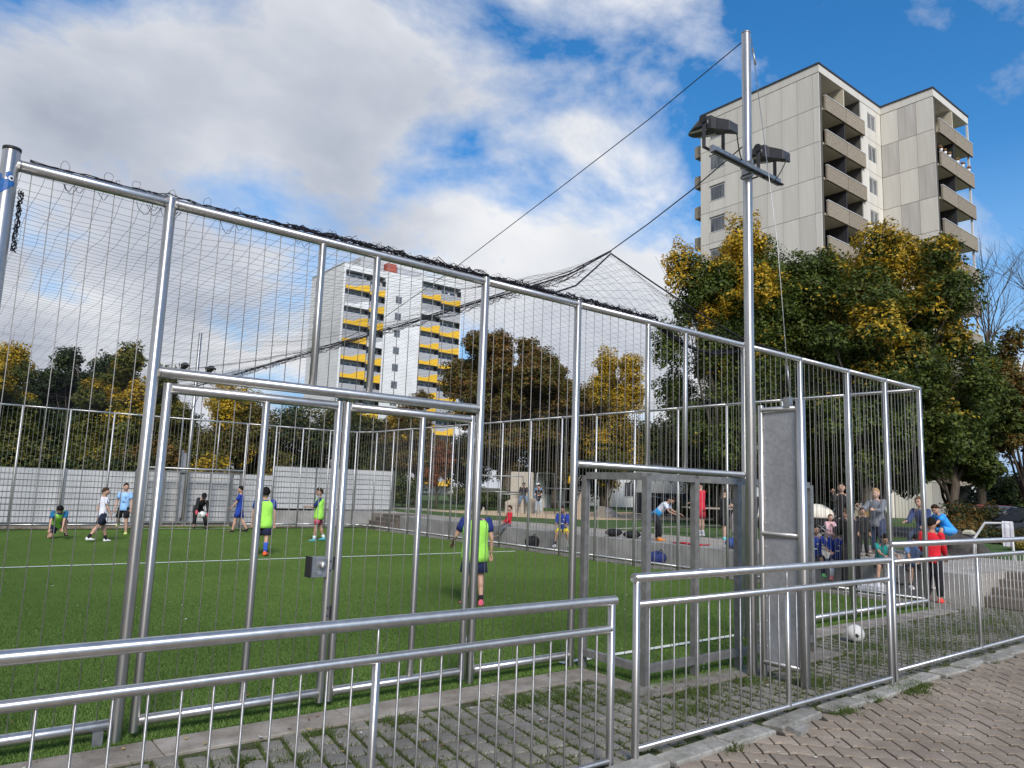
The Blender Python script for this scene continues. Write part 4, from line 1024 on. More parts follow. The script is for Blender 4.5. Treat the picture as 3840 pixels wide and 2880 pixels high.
# big maples and limes to the right of the pitch
make_tree('maple_tree', (28.1, 13.2, 0.4), 12.6, (0, 0, 6.55, 4.9, 4.4, 6.0), 62000, 78, .17, GREEN+OLIVE[:1], YELL+OLIVE[2:], .62, 'large green tree turning yellow on top, right of the floodlight mast', seed=21, trunk_r=.30, lobe_r=(.13, .24), lob=[(-3.2, 2.0, 8.6, 1.5, 1.3), (-2.4, 1.4, 9.6, 1.4, 1.2), (-3.6, 2.4, 7.2, 1.6, 1.4)])
make_tree('maple_tree', (23.2, 16.4, 0.5), 11.9, (0, 0, 6.9, 3.2, 3.0, 5.0), 40000, 56, .15, GREEN, YELL+[(.42, .26, .02)], .72, 'yellow-topped green tree directly behind the floodlight mast', seed=22, trunk_r=.22, lobe_r=(.18, .31))
make_tree('maple_tree', (25.0, 12.2, 0.5), 9.5, (0, 0, 5.4, 3.0, 2.8, 3.6), 26000, 40, .15, GREEN+DARK[:1], OLIVE+YELL[:1], .6, 'dark green tree in front of the large one, above the seated children', seed=23, trunk_r=.22, lobe_r=(.16, .29))
make_tree('maple_tree', (33.2, 12.6, 0.3), 8.6, (0, 0, 4.9, 3.0, 3.2, 3.6), 26000, 28, .18, GREEN+OLIVE[:1], YELL+OLIVE, .22, 'green tree at the right edge of the large tree group', seed=24, trunk_r=.25, lobe_r=(.16, .28))
make_tree('plane_tree', (38.8, 11.6, 0.3), 10.6, (0, 0, 6.2, 2.6, 2.8, 4.0), 9000, 30, .19, BROWN+OLIVE[1:], YELL, .40, 'thin brown-leaved tree at the right edge of the photo', seed=25, trunk_r=.2, lobe_r=(.16, .30))
bare_tree((38.9, 13.6, 0.3), 17.5, 'leafless tree with fine grey branches at the upper right', 31, r=.2)
bare_tree((40.5, 10.8, 0.3), 15.5, 'second leafless tree close to the right edge of the photo', 37, r=.17)
# brown and golden trees beyond the playground
make_tree('oak_tree', (27.6, 35.2, 0.5), 11.3, (0, 0, 6.6, 4.9, 4.5, 5.0), 50000, 66, .19, BROWN+OLIVE, BROWN+[(.16, .085, .018)], .5, 'broad brown oak behind the climbing block', seed=41, trunk_r=.42, lobe_r=(.14, .26))
make_tree('lime_tree', (34.6, 33.9, 0.5), 10.4, (0, 0, 5.8, 3.3, 3.2, 5.0), 26000, 30, .17, YELL[:2]+OLIVE+BROWN[:1], YELL, .95, 'golden brown tree right of the broad oak', seed=42, trunk_r=.28, lobe_r=(.2, .34))
make_tree('oak_tree', (22.3, 37.0, 0.5), 6.4, (0, 0, 3.9, 1.9, 1.9, 2.6), 11000, 18, .15, BROWN+OLIVE, BROWN, .4, 'lower brown tree at the left foot of the broad oak', seed=43, trunk_r=.18, lobe_r=(.25, .4))
make_tree('lime_tree', (27.2, 48.5, 0.4), 7.0, (0, 0, 4.2, 3.0, 3.0, 3.0), 12000, 22, .18, YELL[:1]+OLIVE[1:], YELL+[(.40, .28, .02)], .8, 'small bright yellow tree in front of the white tower', seed=44, trunk_r=.15, lobe_r=(.22, .38))
make_tree('cherry_tree', (20.9, 32.6, 0.5), 4.4, (0, 0, 2.6, .75, .75, 1.6), 3600, 14, .11, [(.15, .045, .018), (.20, .07, .02), (.10, .05, .02)], BROWN, .3, 'slim young tree with rust red leaves and a pale stem', seed=45, trunk_r=.05, lobe_r=(.25, .45))
make_tree('oak_tree', (31.6, 35.4, 0.5), 9.0, (0, 0, 5.0, 2.6, 2.4, 3.9), 16000, 28, .17, BROWN+OLIVE, YELL, .5, 'brown tree closing the gap between the broad oak and the golden tree', seed=47, trunk_r=.2, lobe_r=(.2, .34))
make_tree('lime_tree', (31.5, 30.6, 0.5), 5.0, (0, 0, 3.3, 1.5, 1.5, 1.6), 6000, 14, .14, OLIVE, YELL, .35, 'small olive tree between the broad oak and the golden tree', seed=46, trunk_r=.12, lobe_r=(.25, .4))
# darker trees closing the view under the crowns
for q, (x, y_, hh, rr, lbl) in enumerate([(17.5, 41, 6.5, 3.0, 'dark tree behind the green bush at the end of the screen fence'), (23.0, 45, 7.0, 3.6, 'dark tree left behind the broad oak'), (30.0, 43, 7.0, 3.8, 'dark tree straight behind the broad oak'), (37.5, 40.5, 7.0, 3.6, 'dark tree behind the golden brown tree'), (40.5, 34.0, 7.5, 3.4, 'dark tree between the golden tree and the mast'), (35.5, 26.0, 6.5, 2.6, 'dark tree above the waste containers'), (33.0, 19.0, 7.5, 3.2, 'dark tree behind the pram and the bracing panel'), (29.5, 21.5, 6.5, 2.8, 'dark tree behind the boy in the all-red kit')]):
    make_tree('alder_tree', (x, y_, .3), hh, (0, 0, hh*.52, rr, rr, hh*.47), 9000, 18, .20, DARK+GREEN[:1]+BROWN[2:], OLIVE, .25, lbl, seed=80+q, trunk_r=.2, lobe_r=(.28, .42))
# row behind the white screen fence at left
make_tree('lime_tree', (1.6, 38.6, 0.0), 8.0, (0, 0, 4.3, 2.8, 2.8, 3.7), 22000, 28, .16, OLIVE+GREEN[1:], YELL, .85, 'yellow-green tree at the left edge behind the screen fence', seed=51, trunk_r=.2, lobe_r=(.2, .36))
make_tree('lime_tree', (6.9, 37.6, 0.0), 7.8, (0, 0, 4.2, 2.5, 2.5, 3.6), 20000, 26, .16, OLIVE+GREEN[2:], YELL, 1.1, 'golden green tree left of the near gate post behind the screen fence', seed=52, trunk_r=.2, lobe_r=(.2, .36))
make_tree('alder_tree', (6.0, 46.0, 0.0), 9.7, (0, 0, 5.6, 3.1, 3.0, 4.0), 18000, 26, .18, DARK, DARK+GREEN, .3, 'dark green tree rising behind the yellow ones at left', seed=53, trunk_r=.2, lobe_r=(.18, .34))
make_tree('lime_tree', (10.9, 33.4, 0.0), 7.4, (0, 0, 3.9, 2.1, 2.0, 3.4), 20000, 26, .14, OLIVE+BROWN[:1], YELL, 1.1, 'golden tree seen through the gate, left of the white tower', seed=54, trunk_r=.16, lobe_r=(.2, .36))
make_tree('lime_tree', (9.0, 35.5, 0.0), 5.4, (0, 0, 2.8, 1.9, 1.9, 2.4), 10000, 18, .14, OLIVE+DARK[:1], OLIVE, .4, 'lower olive tree beside the far floodlight mast', seed=55, trunk_r=.15, lobe_r=(.22, .4))
make_tree('alder_tree', (4.1, 42.0, 0.0), 5.8, (0, 0, 2.9, 2.6, 2.2, 2.7), 10000, 18, .17, DARK+GREEN[:1], DARK, .2, 'dark shrubby tree low between the yellow trees at left', seed=56, trunk_r=.15, lobe_r=(.25, .4))
make_tree('alder_tree', (9.6, 43.0, 0.0), 7.0, (0, 0, 3.4, 2.4, 2.2, 3.2), 10000, 18, .17, DARK+GREEN[:1], DARK, .2, 'dark tree filling the gap left of the gate', seed=57, trunk_r=.15, lobe_r=(.25, .4))
# shrubs and hedges
def shrub(base, r, hz, n, pal, pal2, label, seed, size=.09, group=None, f2=.4):
    rsx = np.random.RandomState(seed); lobes = []
    for k in range(9): lobes.append((base[0]+rsx.uniform(-.6, .6)*r[0], base[1]+rsx.uniform(-.6, .6)*r[1], base[2]+hz*rsx.uniform(.3, .75), r[0]*.5, r[1]*.5, hz*.32))
    V, F, C_ = leafcloud(lobes, n*2, size*.62, pal, pal2, f2, (base[2], base[2]+hz), rsx)
    t = tag(empty('shrub', base), label, 'shrub', group); link('foliage', npmesh('foliage', V-np.array(base), F, m_leaf, C_), t)
    q = MB(); rg = random.Random(seed)
    for k in range(6): q.tube([(base[0]+rg.uniform(-.1, .1), base[1], base[2]), (base[0]+rg.uniform(-.6, .6)*r[0], base[1]+rg.uniform(-.6, .6)*r[1], base[2]+hz*.7)], [.025, .006], 5)
    q.build('stem', m_bark, t)
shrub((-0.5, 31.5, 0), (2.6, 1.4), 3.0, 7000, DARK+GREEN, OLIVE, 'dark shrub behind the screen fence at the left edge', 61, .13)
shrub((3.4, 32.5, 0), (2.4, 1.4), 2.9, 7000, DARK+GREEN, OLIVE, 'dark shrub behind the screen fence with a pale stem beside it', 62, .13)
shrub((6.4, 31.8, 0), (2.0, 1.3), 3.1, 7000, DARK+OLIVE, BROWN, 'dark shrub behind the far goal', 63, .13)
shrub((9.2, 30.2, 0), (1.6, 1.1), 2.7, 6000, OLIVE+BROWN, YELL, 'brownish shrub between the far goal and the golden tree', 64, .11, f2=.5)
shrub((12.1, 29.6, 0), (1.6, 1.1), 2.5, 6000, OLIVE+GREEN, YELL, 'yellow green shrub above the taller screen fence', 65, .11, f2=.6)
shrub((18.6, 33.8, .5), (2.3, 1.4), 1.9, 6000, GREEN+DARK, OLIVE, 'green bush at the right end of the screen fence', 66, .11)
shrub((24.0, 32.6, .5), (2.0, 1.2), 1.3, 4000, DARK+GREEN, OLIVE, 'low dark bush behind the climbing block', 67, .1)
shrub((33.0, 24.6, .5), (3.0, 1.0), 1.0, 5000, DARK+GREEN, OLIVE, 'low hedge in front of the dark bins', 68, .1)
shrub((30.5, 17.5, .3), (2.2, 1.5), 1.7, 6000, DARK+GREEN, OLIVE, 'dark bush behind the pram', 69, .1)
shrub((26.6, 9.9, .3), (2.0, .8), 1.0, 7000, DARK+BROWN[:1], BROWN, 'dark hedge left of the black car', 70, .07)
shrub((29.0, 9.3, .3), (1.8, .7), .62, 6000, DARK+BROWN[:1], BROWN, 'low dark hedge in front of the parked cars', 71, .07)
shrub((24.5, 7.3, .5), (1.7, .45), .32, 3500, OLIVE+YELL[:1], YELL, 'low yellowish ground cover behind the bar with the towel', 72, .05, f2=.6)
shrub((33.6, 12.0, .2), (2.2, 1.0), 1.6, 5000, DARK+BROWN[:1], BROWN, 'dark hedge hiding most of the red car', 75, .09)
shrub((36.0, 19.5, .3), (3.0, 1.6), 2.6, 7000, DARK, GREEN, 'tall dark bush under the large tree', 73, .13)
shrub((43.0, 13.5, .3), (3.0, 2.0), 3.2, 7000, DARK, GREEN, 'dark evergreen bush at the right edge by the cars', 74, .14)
# ================================================================ playground and loose things
m_block = mat('cast_block', (0.36, 0.325, 0.265), rough=0.9, c2=(0.45, 0.41, 0.345), scale=2.2, bump=0.15, stretch=(6, 6, .5))
m_gym = mat('gym_pipe', (0.25, 0.26, 0.27), rough=0.4, metal=0.8)
def face_to(th): return R(th-90)
blk = tag(empty('climbing_block', (22.5, 28.55, TZ), R(-38)), 'beige concrete climbing block with a tall back slab on the sand', 'climbing block')
MB().cham((0.06, .35, 0), (1.18, .62, 2.0), .03).local('back_slab', m_block, blk)
MB().prism([(-.18, -.25, 0), (1.68, -.25, 0), (1.68, -.25, .72), (.25, -.25, .72), (-.18, -.25, .52)], (0, .59, 0)).local('seat_block', m_block, blk)
def frame_bars(name, pts_list, label, r=.03, cat='climbing frame'):
    t = tag(empty(name, pts_list[0][0]), label, cat)
    for p in pts_list: MB().tube(p, r, 8).build('pipe', m_gym, t)
    return t
frame_bars('jungle_gym', [[(20.2, 28.6, .5), (20.6, 28.6, 2.25), (22.4, 27.4, 2.25), (22.5, 27.3, .5)], [(20.35, 28.5, 1.5), (22.4, 27.2, 1.5)], [(21.4, 27.9, .5), (21.4, 27.9, 1.4), (22.4, 27.2, 1.4)]], 'grey pipe climbing frame left of the climbing block')
frame_bars('jungle_gym', [[(24.3, 28.6, .5), (24.3, 28.6, 2.5), (25.0, 28.1, 2.5), (25.05, 28.0, .5)], [(24.4, 28.5, 1.75), (26.2, 27.2, 1.75), (26.2, 27.2, .5)], [(24.2, 27.4, 1.1), (25.2, 26.6, 1.1), (25.25, 26.55, .5)]], 'grey pipe climbing frame right of the climbing block')
frame_bars('handrail_frame', [[(26.0, 22.6, 1.55), (30.2, 22.4, 1.15)], [(27.6, 22.5, .5), (27.9, 22.5, 1.37)], [(29.6, 22.4, .5), (29.8, 22.4, 1.2)]], 'sloping pipe rail behind the pale boulder', .035, 'rail')
m_ramp = mat('ramp_wood', (0.40, 0.32, 0.25), rough=0.85, var=0.1)
tag(MB().prism([(23.6, 25.2, .5), (24.05, 24.85, .5), (24.05, 24.85, 1.75), (23.95, 24.93, 1.75)], (.15, .2, 0)).build('ramp_block', m_ramp), 'wedge-shaped pinkish ramp block on the sand', 'ramp')
slide = tag(empty('play_post', (24.4, 26.2, .5)), 'yellow-capped dark play post beside the ramp block', 'play post')
MB().tube([(24.4, 26.2, .5), (24.4, 26.2, 2.1)], .06, 8).build('post', mat('dark_wood', (.06, .04, .03)), slide)
MB().tube([(24.4, 26.2, 2.0), (24.4, 26.2, 2.35)], [.14, .10], 8).build('cap', m_yel, slide)
for q, (x, y_, s_) in enumerate([(19.4, 26.6, .2), (20.6, 25.9, .2), (24.6, 24.3, .28)]):
    tag(MB().cham((x, y_, .5), (x+s_, y_+s_, .5+[.32, .36, .5][q]), .03).build('stone_stump', m_block), 'small stone stump on the sand, %s' % ['leftmost', 'middle one left of the climbing frame', 'beside the pale boulder'][q], 'stone', 'stone stumps on the sand')
def boulder(name, c, r, m, label, seed, flat=0.0):
    bm = bmesh.new(); bmesh.ops.create_icosphere(bm, subdivisions=4, radius=1)
    for v in bm.verts:
        n_ = mnoise.fractal(v.co*1.3+Vector((seed, 0, 0)), 1.0, 2.0, 5)
        f = 1+0.30*n_+0.05*mnoise.noise(v.co*7); v.co = Vector((v.co.x*r[0]*f, v.co.y*r[1]*f, v.co.z*r[2]*f))
    me = bpy.data.meshes.new(name); bm.to_mesh(me); bm.free(); me.materials.append(m)
    me.polygons.foreach_set('use_smooth', [True]*len(me.polygons))
    return tag(link(name, me, None, c), label, 'boulder')
m_rock = mat('dark_rock', (0.03, 0.027, 0.024), rough=0.85, c2=(0.085, 0.075, 0.066), scale=3, bump=0.6, bscale=14)
boulder('boulder', (25.9, 25.2, .55), (.58, .5, .36), mat('pale_rock', (.42, .36, .32), rough=.9, c2=(.55, .48, .43), scale=3, bump=.4, bscale=10), 'pale rounded boulder on the sand area', 3)
boulder('boulder', (19.9, 7.65, .52), (.68, .66, .50), m_rock, 'dark boulder behind the right barrier railing', 8)
tag(MB().cham((19.85, 7.2, .98), (20.1, 7.4, 1.08), .05).build('folded_cap', mat('beige_cloth', (.45, .42, .33), rough=.95)), 'beige cap lying on top of the dark boulder', 'cap')
# picnic table
tb_ = tag(empty('picnic_table', (22.6, 16.6, TZ), R(-32)), 'weathered wooden table tilted on the lawn behind the bending child', 'table')
m_wood = mat('weathered_wood', (.24, .20, .165), rough=.9, c2=(.34, .29, .24), scale=4, stretch=(.3, 4, 4))
for k in range(5): MB().box((-1.1, -.42+.17*k, .70), (1.1, -.27+.17*k, .75)).local('plank', m_wood, tb_)
for s_ in (-.75, .75):
    MB().prism([(s_, -.42, 0), (s_, -.30, 0), (s_, .10, .70), (s_, -.02, .70)], (.07, 0, 0)).local('leg', m_ddoor, tb_); MB().prism([(s_+.08, .42, 0), (s_+.08, .30, 0), (s_+.08, -.10, .70), (s_+.08, .02, .70)], (.07, 0, 0)).local('leg', m_ddoor, tb_)
# bins behind
m_bin = mat('bin_dark', (.035, .04, .05), rough=.5, var=.2)
for q, (x, y_) in enumerate([(30.6, 26.9), (31.7, 26.5), (32.8, 26.2), (33.9, 25.9), (36.4, 24.6)]):
    t = tag(empty('waste_bin', (x, y_, .5)), ['leftmost dark waste container behind the pitch', 'second dark waste container from the left', 'third dark waste container from the left', 'fourth dark waste container from the left', 'rightmost dark waste container, by the garage row'][q], 'bin', 'dark waste containers behind the playground')
    MB().prism([(x-.48, y_-.4, .6), (x+.48, y_-.4, .6), (x+.54, y_-.5, 1.6), (x-.54, y_-.5, 1.6)], (0, .9, 0)).build('body', m_bin, t)
    MB().box((x-.57, y_-.55, 1.605), (x+.57, y_+.5, 1.70)).build('lid', black, t)
    for s_ in (-.35, .35): MB().tube([(x+s_, y_-.3, .56), (x+s_+.06, y_-.3, .56)], .07, 10).build('wheel', black, t)
# bar with a towel
rk = tag(empty('rack_bar', (19, 6.5, TZ)), 'bent steel bar on the terrace with a white towel over it', 'rack')
MB().tube([(19.0, 6.86, .5), (19.0, 6.84, .93), (19.0, 6.60, 1.29), (19.0, 6.09, 1.31), (19.0, 6.06, .5)], .028, 10).build('pipe', white, rk)
tw = MB(); P_ = [(0, .80), (-.02, 1.0), (-.03, 1.2), (-.02, 1.335), (.0, 1.35), (.03, 1.335), (.04, 1.15), (.05, .98)]
tw.loft([[(19+p[0]-.006, 6.24-.16*t+.012*math.sin(t*9), p[1]), (19+p[0]+.006, 6.24-.16*t+.012*math.sin(t*9), p[1])] for p in P_ for t in (0,)], smooth=True, closed=False, caps=False) if False else None
for k in range(6):
    y0 = 6.26-.035*k
    for p, q in zip(P_, P_[1:]): tw.add([(19+p[0]+.006*math.sin(k*2), y0, p[1]), (19+p[0]+.006*math.sin(k*2+2), y0-.035, p[1]), (19+q[0]+.006*math.sin(k*2+2), y0-.035, q[1]), (19+q[0]+.006*math.sin(k*2), y0, q[1])], [(0, 1, 2, 3)], 0, True)
tag(tw.build('towel', mat('towel_white', (.72, .72, .76), rough=.95, bump=.3)), 'white towel hanging over the bent steel bar', 'towel')
lp = tag(empty('lamp_post', (28.5, 7.75, .2)), 'white painted street lamp post at the right edge', 'lamp post')
MB().tube([(28.5, 7.75, .2), (28.5, 7.75, 3.9)], [.07, .055], 12).build('pole', white, lp)
MB().ball((28.5, 7.75, 4.05), (.16, .16, .2), nu=12, nv=8).build('lamp_head', lens, lp)
# parked cars
def car(base, rz, paint, label, ln=4.3, wd=1.76, h=1.46):
    t = tag(empty('parked_car', base, rz), label, 'car')
    mp_ = mat('car_paint_%d' % int(paint[0]*1000), paint, rough=.25, var=.05, spec=.6)
    def sec(x, w_, zs): return [(x, -w_, zs[0]), (x, -w_*1.0, zs[1]), (x, -w_*.97, zs[2]), (x, w_*.97, zs[2]), (x, w_, zs[1]), (x, w_, zs[0])]
    hw = wd/2
    S_ = [(-ln/2, hw*.86, (.38, .55, .78)), (-ln/2+.12, hw*.94, (.26, .6, .92)), (-ln*.33, hw, (.22, .66, .97)), (-.1, hw, (.22, .66, .95)), (ln*.22, hw, (.22, .66, .92)), (ln*.38, hw*.97, (.22, .62, .84)), (ln/2-.1, hw*.9, (.26, .55, .70)), (ln/2, hw*.8, (.36, .48, .60))]
    MB().loft([sec(*s_) for s_ in S_], smooth=False).local('body', mp_, t)
    G_ = [(-ln*.44, hw*.80, .93), (-ln*.36, hw*.76, h-.16), (-ln*.24, hw*.70, h-.02), (.0, hw*.70, h), (ln*.08, hw*.72, h-.06), (ln*.25, hw*.82, .92)]
    MB().loft([[(x, -w_, z), (x, w_, z), (x, w_*1.08, .90), (x, -w_*1.08, .90)] for x, w_, z in G_], smooth=False).local('window_band', glass, t)
    MB().loft([[(x, -w_*1.01, z-.03), (x, -w_*.7, z+.02), (x, w_*.7, z+.02), (x, w_*1.01, z-.03)] for x, w_, z in G_[1:5]], smooth=True).local('roof', mp_, t)
    for sx in (-1, 1):
        for x in (-ln*.40, -.15):
            MB().tube([(x, sx*hw*.90, .93), (x+.18 if x < -1 else x, sx*hw*.74, h-.05)], .035, 6).local('pillar', mp_, t)
        MB().tube([(ln*.26, sx*hw*.9, .92), (ln*.09, sx*hw*.74, h-.05)], .035, 6).local('pillar', mp_, t)
        for x in (-ln*.31, ln*.30):
            wh = MB().tube([(x, sx*(hw-.18), .31), (x, sx*(hw+.01), .31)], .31, 18).local('wheel', black, t)
            MB().tube([(x, sx*(hw+.0), .31), (x, sx*(hw+.02), .31)], .19, 12).local('rim', zinc, wh)
        MB().ball((ln/2-.12, sx*hw*.66, .63), (.10, .16, .08), nu=8, nv=6).local('headlight', lens, t)
        MB().ball((-ln/2+.07, sx*hw*.7, .72), (.06, .14, .09), nu=8, nv=6).local('tail_light', mat('tail_red', (.3, .02, .02), rough=.3), t)
        MB().ball((ln*.16, sx*(hw+.08), .98), (.06, .1, .07), nu=8, nv=6).local('mirror', mp_, t)
    return t
car((32.2, 9.5, .22), R(142), (.008, .008, .010), 'black parked car at the right edge')
car((36.9, 12.9, .22), R(142), (.22, .012, .015), 'dark red parked car behind the hedge')
# football on the apron, ball in the keeper's hands
def football(c, r, label):
    bm = bmesh.new(); bmesh.ops.create_icosphere(bm, subdivisions=4, radius=r)
    ico = bmesh.new(); bmesh.ops.create_icosphere(ico, subdivisions=1, radius=1); vs = [v.co.normalized() for v in ico.verts]; ico.free()
    rot = Euler((.5, .3, .9)).to_matrix(); vs = [rot @ v for v in vs]
    for f in bm.faces:
        d = f.calc_center_median().normalized(); f.smooth = True
        k = max(v.dot(d) for v in vs[:12]); f.material_index = 1 if k > .975 and vs.index(max(vs, key=lambda v: v.dot(d))) % 3 == 0 else 0
    me = bpy.data.meshes.new('football'); bm.to_mesh(me); bm.free()
    me.materials.append(mat('ball_white', (.74, .73, .70), rough=.5, c2=(.62, .60, .55), scale=12)); me.materials.append(mat('ball_black', (.03, .03, .03), rough=.5))
    return tag(link('football', me, None, c), label, 'ball')
football((9.02, 4.60, .105), .105, 'white football with dark patches on the paved apron')
# bags and clothes
def bag(c, s, m, label, seed, strap=True):
    t = tag(empty('sports_bag', c), label, 'bag'); q = MB(); rings = []
    for k in range(9):
        u_ = k/8; w_ = math.sin(math.pi*(.08+.84*u_))**.5
        rings.append([(c[0]+s[0]*(u_-.5), c[1]+s[1]*.5*w_*math.cos(a)*(1+.1*mnoise.noise(Vector((u_*5, a, seed)))), c[2]+s[2]*.5*(1+w_*math.sin(a)*(1+.15*mnoise.noise(Vector((u_*4, a*2, seed)))))) for a in [2*math.pi*j/12 for j in range(12)]])
    q.loft(rings).build('bag_body', m, t)
    if strap: MB().tube([(c[0]-s[0]*.25, c[1]-s[1]*.3, c[2]+s[2]*.8), (c[0], c[1]-s[1]*.35, c[2]+s[2]*1.15), (c[0]+s[0]*.25, c[1]-s[1]*.3, c[2]+s[2]*.8)], .012, 6).build('strap', black, t)
m_bbag = mat('bag_blue', (.015, .06, .28), rough=.7, var=.2); m_kbag = mat('bag_black', (.012, .012, .014), rough=.8, var=.3)
bag((14.5, 10.1, .51), (.55, .3, .27), m_bbag, 'bright blue bag on the seat wall beside the panel', 1)
bag((13.95, 11.9, 0), (.5, .35, .33), mat('bag_navy', (.02, .035, .16), rough=.75), 'dark blue bag on the ground at the foot of the seat wall', 2)
bag((14.6, 13.3, .51), (.5, .35, .2), m_kbag, 'black bag lying flat on the seat wall', 3); bag((14.55, 13.9, .51), (.5, .3, .22), m_kbag, 'black jacket heap left on the wall behind the black bag', 7, False)
bag((14.0, 16.6, 0), (.45, .3, .36), m_kbag, 'black rucksack on the ground beside the seated boy in yellow shorts', 4)
bag((15.0, 6.15, .51), (.5, .35, .33), m_kbag, 'black bag on the wall end behind the boy in red', 5)
cl = MB(); rsx = random.Random(2)
for i_ in range(12):
    for j_ in range(5):
        def hh(i, j): return (14.35+.09*j+.03*math.sin(i), 10.95+.075*i, .52+.05*abs(mnoise.noise(Vector((i*.6, j*.9, 4)))))
        cl.add([hh(i_, j_), hh(i_+1, j_), hh(i_+1, j_+1), hh(i_, j_+1)], [(0, 1, 2, 3)], 0, True)
tag(cl.build('red_shirt', mat('red_cloth', (.45, .012, .02), rough=.9, var=.2)), 'red shirt spread out on the seat wall', 'shirt')
tag(MB().cham((13.75, 6.55, 0), (14.05, 6.95, .22), .06).build('plastic_bag', mat('white_bag', (.65, .67, .72), rough=.5, bump=.5, bscale=12)), 'crumpled white bag at the feet of the boy in light blue', 'bag')
# pram
pr = tag(empty('pram', (17.9, 10.0, TZ), R(-38)), 'pram with a cream hood on the terrace', 'pram')
m_cream = mat('hood_cream', (.66, .62, .52), rough=.9, var=.08)
hd_ = MB().ball((-.04, 0, .76), (.44, .31, .31), None, 20, 12)
hd_.v = [(x+.01*math.sin(x*40), y_, max(z, .72)) for x, y_, z in hd_.v]
hd_.local('hood', m_cream, pr)
MB().loft([[(-.42, -.26, .72), (.46, -.26, .74), (.46, .26, .74), (-.42, .26, .72)], [(-.32, -.2, .42), (.34, -.2, .42), (.34, .2, .42), (-.32, .2, .42)]], smooth=False).local('basket', m_kbag, pr)
for sy in (-.25, .25):
    for x in (-.34, .34):
        ph = [(x+.16*math.cos(t), sy, .17+.16*math.sin(t)) for t in [2*math.pi*q/14 for q in range(15)]]
        MB().tube(ph, .02, 6).local('wheel', black, pr)
    MB().tube([(-.34, sy, .17), (.05, sy, .55), (.62, sy, 1.02)], .013, 6).local('frame_tube', m_gym, pr); MB().tube([(.34, sy, .17), (-.1, sy, .55)], .013, 6).local('frame_tube', m_gym, pr)
MB().tube([(.62, -.25, 1.02), (.62, .25, 1.02)], .018, 8).local('handle', black, pr)
# scattered leaves and litter
m_lit = mat('fallen_leaf', (.9, .9, .9), rough=.8, var=.05, attr=True)
def litter(name, n, x0, x1, y0, y1, s0, s1, cols, z, label, dens=None):
    xy = np.stack([rs.uniform(x0, x1, n), y0+(y1-y0)*rs.rand(n)**1.3], 1); a = rs.rand(n)*6.28; s = s0+(s1-s0)*rs.rand(n)
    V = np.zeros((n, 4, 3))
    for k, (f, off) in enumerate([(1, 0), (.5, 1.4), (.9, 3.14), (.55, 4.6)]):
        V[:, k, 0] = xy[:, 0]+s*f*np.cos(a+off); V[:, k, 1] = xy[:, 1]+s*f*np.sin(a+off); V[:, k, 2] = z+s*.5*rs.rand(n)
    C_ = np.array(cols)[rs.randint(len(cols), size=n)]
    tag(link(name, npmesh(name, V.reshape(-1, 3), np.arange(4*n).reshape(-1, 4), m_lit, np.repeat(C_, 4, 0))), label, 'leaves', kind='stuff')
litter('fallen_leaves', 420, .3, 13, 5.5, 25.5, .010, .026, [(.45, .40, .2), (.6, .6, .5), (.25, .14, .05), (.3, .25, .06)], .006, 'small pale leaves and crumbs scattered over the turf')
litter('fallen_leaves', 520, -.5, 13, 3.4, 5.3, .008, .025, [(.22, .10, .05), (.35, .25, .10), (.12, .07, .04), (.5, .48, .42)], .012, 'brown leaf crumbs scattered over the paved apron')
litter('fallen_leaves', 620, 2.5, 13, 1.0, 3.2, .005, .017, [(.05, .04, .03), (.08, .06, .05), (.55, .52, .45), (.07, .06, .05), (.1, .08, .06)], .003, 'dark specks and crumbs on the path')
litter('fallen_leaves', 900, -1, 11, 25.9, 27.1, .02, .05, [(.25, .13, .04), (.16, .08, .03), (.32, .2, .05)], .01, 'brown leaves drifted along the foot of the far fence')
hv = tag(MB().cham((11.35, 3.15, 0), (11.75, 3.35, .06), .02).build('hi_vis_vest', mat('lime_cloth', (.40, .62, .03), rough=.8)), 'lime yellow cloth lying on the kerb at the right edge', 'vest')
